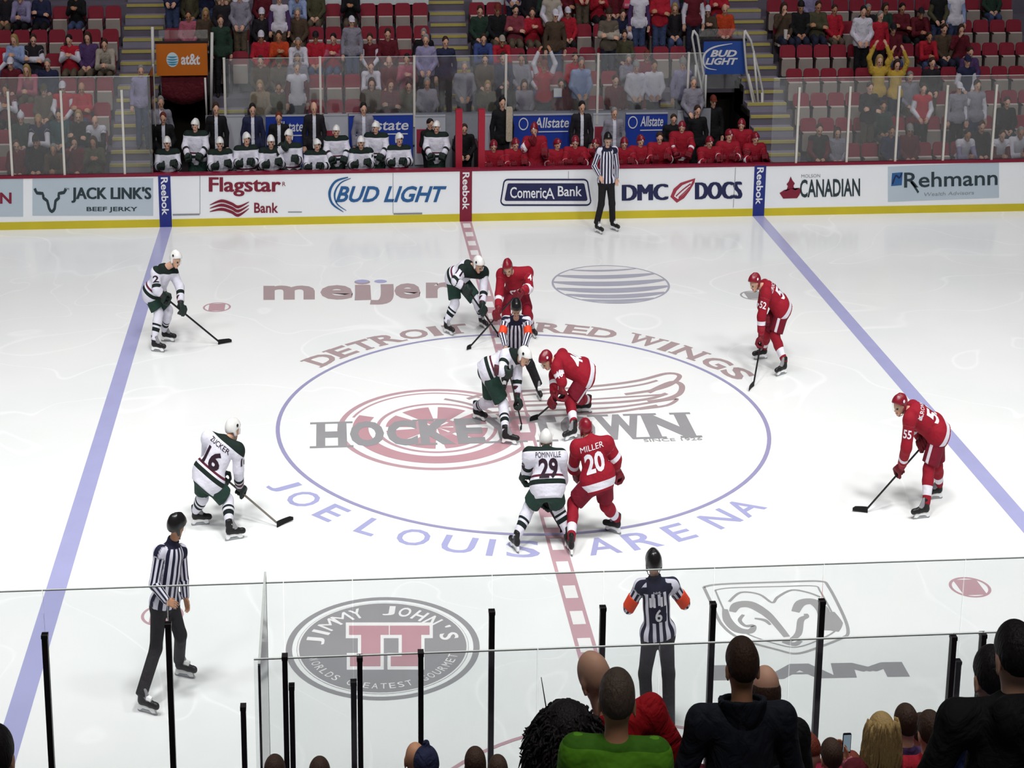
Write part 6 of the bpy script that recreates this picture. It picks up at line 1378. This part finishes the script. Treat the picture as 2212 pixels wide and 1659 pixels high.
# ================================================================== NEAR STAND AND SPECTATORS IN FRONT OF US
NRUN, NRISE = 0.82, 0.45
def ny(k): return -16.7 - NRUN * k
def nz(k): return 1.5 + NRISE * k
b = MB()
for k in range(0, 9): b.box(-14, 12, ny(k) - NRUN / 2, ny(k) + NRUN / 2, -0.2, nz(k))
b.box(-14, 12, -16.7 + NRUN / 2, -15.1, -0.2, 0.9)
b.root('floor_near_stand', CONC, (0, -16.7, 0), 'stepped concrete terrace of the near stand', 'terrace', kind='structure')
def near_pose(x, Y, h, lean=0.0, rot=0.0, wide=1.0):
    s = h / 1.75; T = lambda a, b_, c: A(a, b_, c)
    J = dict(pel=T(0, 0, .95 * s), neck=T(0, .02 + lean, 1.47 * s), head=T(0, .05 + lean, 1.63 * s), lel=T(-.27 * wide, .04 + lean * .5, 1.17 * s), rel=T(.27 * wide, .04 + lean * .5, 1.17 * s), lwr=T(-.2, .22, 1.05 * s), rwr=T(.2, .22, 1.05 * s),
             lkn=T(-.1, .03, .5 * s), rkn=T(.1, .03, .5 * s), lan=T(-.11, 0, .1), ran=T(.11, 0, .1), hf=unit(A(0, 1, -.2)))
    J['lsh'] = T(-.195 * wide, .02 + lean, 1.42 * s); J['rsh'] = T(.195 * wide, .02 + lean, 1.42 * s)
    c, sn = math.cos(rot), math.sin(rot); R = np.array([[c, -sn, 0], [sn, c, 0], [0, 0, 1]])
    return derive({k: R @ v for k, v in J.items()})
def near_person(px, py, row, topc, hair, hc, label, skin=0, dx=0.0, lean=0.0, rot=0.0, wide=1.0, collar=0.05, coat=None, hood=False, hair_h=0.0, detail=0.0125, mat=None, headx=0.0, dy=0.0, raise_to=None):
    Y = ny(row) + dy; q = ony(px, py, Y + .05); h = q[2] - nz(row) - hair_h; org = A(q[0] + dx - headx, Y, nz(row)); J = near_pose(0, 0, h, lean, rot, wide)
    if headx:
        J['head'] = J['head'] + A(headx, 0, 0); J['neck'] = J['neck'] + A(headx * .75, 0, -.03); J['lsh'] = J['lsh'] + A(headx * .55, 0, -.10); J['rsh'] = J['rsh'] + A(headx * .55, 0, .05); J['hu'] = unit(A(headx * 1.2, 0, 1)); J['hf'] = unit(A(-.5, 1, -.1))
    if raise_to is not None:
        J['rwr'] = raise_to - org - A(-.0, .02, .1); J['rel'] = 0.5 * (J['rwr'] + J['rsh']) + A(.06, .05, -.08)
    V, F, mi = full_body(J, detail, True)
    o = root('person', org, raw_mesh('body', V, F, [SKIN[skin], EYE, LIP], mi, True), label, 'person', 'spectators of the near stand'); ORG[o.name] = A(0, 0, 0)
    R = dict(R_COAT); R['collar'] = collar
    for k_ in ('hemr', 'waist', 'chestr'): R[k_] *= 0.5 + 0.5 * wide
    P = top_prims(J, R)
    t, s, f = frame(J)
    if hood: P += [Pr(J['neck'] - f * .1 - s * .06, J['neck'] - f * .1 + s * .06, 0.085, tag='torso'), Pr(J['neck'] - f * .13 - t * .07, J['neck'] - f * .11, 0.06, tag='torso')]
    V, F = sdf_mesh(P, detail + .002, 0.03); child('jacket', o, raw_mesh('jacket', V, F, mat or cloth(topc), None, True, jersey_attrs(J, P, V, R)))
    if coat == 'flared':   # stand-up collar that stands off the neck
        Pc = [Pr(J['neck'] - .03 * t, J['neck'] + .06 * t, 0.12, 0.135, 0, cut=[(J['neck'] + .06 * t, unit(t + .25 * f))])]; Pc += [Pr(J['neck'], J['neck'] + .2 * t, 0.1, 0.12, sub=True)]
        V, F = sdf_mesh(Pc, 0.012, 0.0); child('collar', o, raw_mesh('collar', V, F, cloth(topc), None, True))
    P = pants_prims(J, R_TROU); V, F = sdf_mesh(P, 0.022, 0.03); child('trousers', o, raw_mesh('trousers', V, F, DENIM[0], None, True))
    P = [p for q_ in 'lr' for p in shoe_prims(A(J[q_ + 'an'][0], J[q_ + 'an'][1], 0), J['hf'])]; V, F = sdf_mesh(P, 0.018, 0.02); child('shoes', o, raw_mesh('shoes', V, F, SHOE, None, True))
    if hair:
        V, F = sdf_mesh(hair_prims(J, hair), 0.0085 if hair == 'curly' else 0.011, 0.014); nm = hair if hair in ('cap', 'beanie') else 'hair'
        F = F.tolist()
        if hair in ('curly', 'long'):
            V2, F2 = strands(J, hair, 1100 if hair == 'curly' else 260); F = F + [[i + len(V) for i in q_] for q_ in F2]; V = np.concatenate([V, V2])
        child(nm, o, raw_mesh(nm, V, F, HAIRC[hc] if hc in HAIRC else cloth(hc), None, True))
    return o
HAIRC['buzz'] = M('hair_buzz', '54483f', 0.7); CLOTH['lime'] = '5c9a22'; CLOTH['nearred'] = 'a80f1c'; CLOTH['nearnavy'] = '161b26'; CLOTH['nearblack'] = '0f0e12'; CLOTH['teal_dark'] = '10241f'
LIME = pattern('cloth_lime_striped', '5c9a22', [(x, x + .012, '3d7016') for x in np.arange(0.06, 0.6, 0.075)] + [(2.3, 2.35, '2f4a18')])
near_person(1225, 1512, 6, 'nearblack', 'curly', 'black', 'person with a big mass of dark curly hair at the bottom centre', hair_h=0.09, wide=1.05, dy=-.3)
near_person(1322, 1466, 7, 'lime', 'short', 'buzz', 'short-haired person in a bright green striped top', skin=1, mat=LIME, collar=0.02, rot=-.15, dx=0.02)
near_person(1286, 1408, 6, 'nearred', None, None, 'balding person in a plain red jacket leaning left behind the green top', skin=0, headx=-.27, dy=.2, wide=1.0)
near_person(1606, 1388, 6, 'nearnavy', 'short', 'brown', 'tall person in a dark navy jacket with open collar', coat='flared', wide=1.15, skin=1, collar=0.03)
near_person(1656, 1440, 5, 'nearblack', 'balding', 'brown', 'balding person half hidden by the tall navy jacket', dx=0)
near_person(2200, 1362, 8, 'nearblack', 'short', 'black', 'large dark figure cut off by the right picture edge', wide=1.35, hood=True)
near_person(2146, 1440, 7, 'blue', 'short', 'black', 'person in blue mostly hidden by the large dark figure', hair_h=-.05, wide=1.0)
near_person(14, 1592, 7, 'nearblack', 'short', 'black', 'dark figure cut off by the lower left corner', wide=1.3, hood=True, dx=-.06)
PHONE = ony(1829, 1605, ny(1) + .3)
for px, py, row, c, hair, hc, lb, kw in (
  (593, 1645, 1, 'nearblack', 'short', 'brown', 'dark-haired head at the bottom edge beside the glass divider', {}), (690, 1650, 1, 'maroon', 'short', 'brown', 'head just showing below the sandwich badge', {}),
  (897, 1609, 1, 'brown', None, None, 'bald head at the bottom edge right of the sandwich badge', dict(skin=1)), (921, 1633, 2, 'nearnavy', 'beanie', 'navy', 'head in dark knit hat beside the bald head', {}),
  (1027, 1628, 1, 'brown', 'short', 'brown', 'brown-haired head left of the tall black post', {}), (1076, 1645, 0, 'khaki', 'short', 'brown', 'small head right of the tall black post', {}),
  (1748, 1600, 2, 'red', 'cap', 'red', 'person in red cap right of the navy jacket', {}), (1798, 1610, 1, 'pink', 'short', 'brown', 'person below the raised phone', dict(skin=1, raise_to=PHONE)), (1842, 1638, 0, 'red', 'short', 'red', 'person in red at the bottom edge beside the phone', {}),
  (1908, 1548, 3, 'maroon', 'long', 'blond', 'person with long blond hair seen from behind', dict(hair_h=.02)), (1960, 1532, 2, 'purple', 'short', 'brown', 'person in a purple top beside the long blond hair', dict(hair_h=-.0)),
  (1993, 1552, 1, 'nearred', 'short', 'brown', 'person in red left of the large dark figure', {}), (2012, 1550, 3, 'red', 'ponytail', 'brown', 'brown-haired person close to the large dark figure', {})):
    near_person(px, py, row, c, hair, hc, lb, detail=0.015, **kw)
# phone held up
q = PHONE
o = MB(); o.prism(rrect(-.036, .036, -.07, .07, .01, 3), lambda u, v: q + A(u, .005, v), lambda u, v: q + A(u, -.005, v)); o = o.root('phone', DOT, q, 'black phone held up by a spectator at the bottom right', 'phone')
PSC = bpy.data.materials.new('phone_screen'); PSC.use_nodes = True; pb_ = PSC.node_tree.nodes['Principled BSDF']; pb_.inputs['Base Color'].default_value = (.1, .13, .16, 1); pb_.inputs['Emission Color'].default_value = (.35, .5, .6, 1); pb_.inputs['Emission Strength'].default_value = 0.35
MB().add([q + A(-.031, -.0062, -.058), q + A(.031, -.0062, -.058), q + A(.031, -.0062, .06), q + A(-.031, -.0062, .06)], [[0, 1, 2, 3]]).child('screen', PSC, o)
# thin antenna at the scorers' table
a, c = ony(1180, 1530, -15.6), ony(1169, 1463, -15.6)
MB().tube([A(a[0], a[1], 0.9), a, c], [.008, .007, .004], 6).root('antenna', PK, A(a[0], a[1], .9), 'thin dark antenna sticking up left of the curly hair', 'antenna')
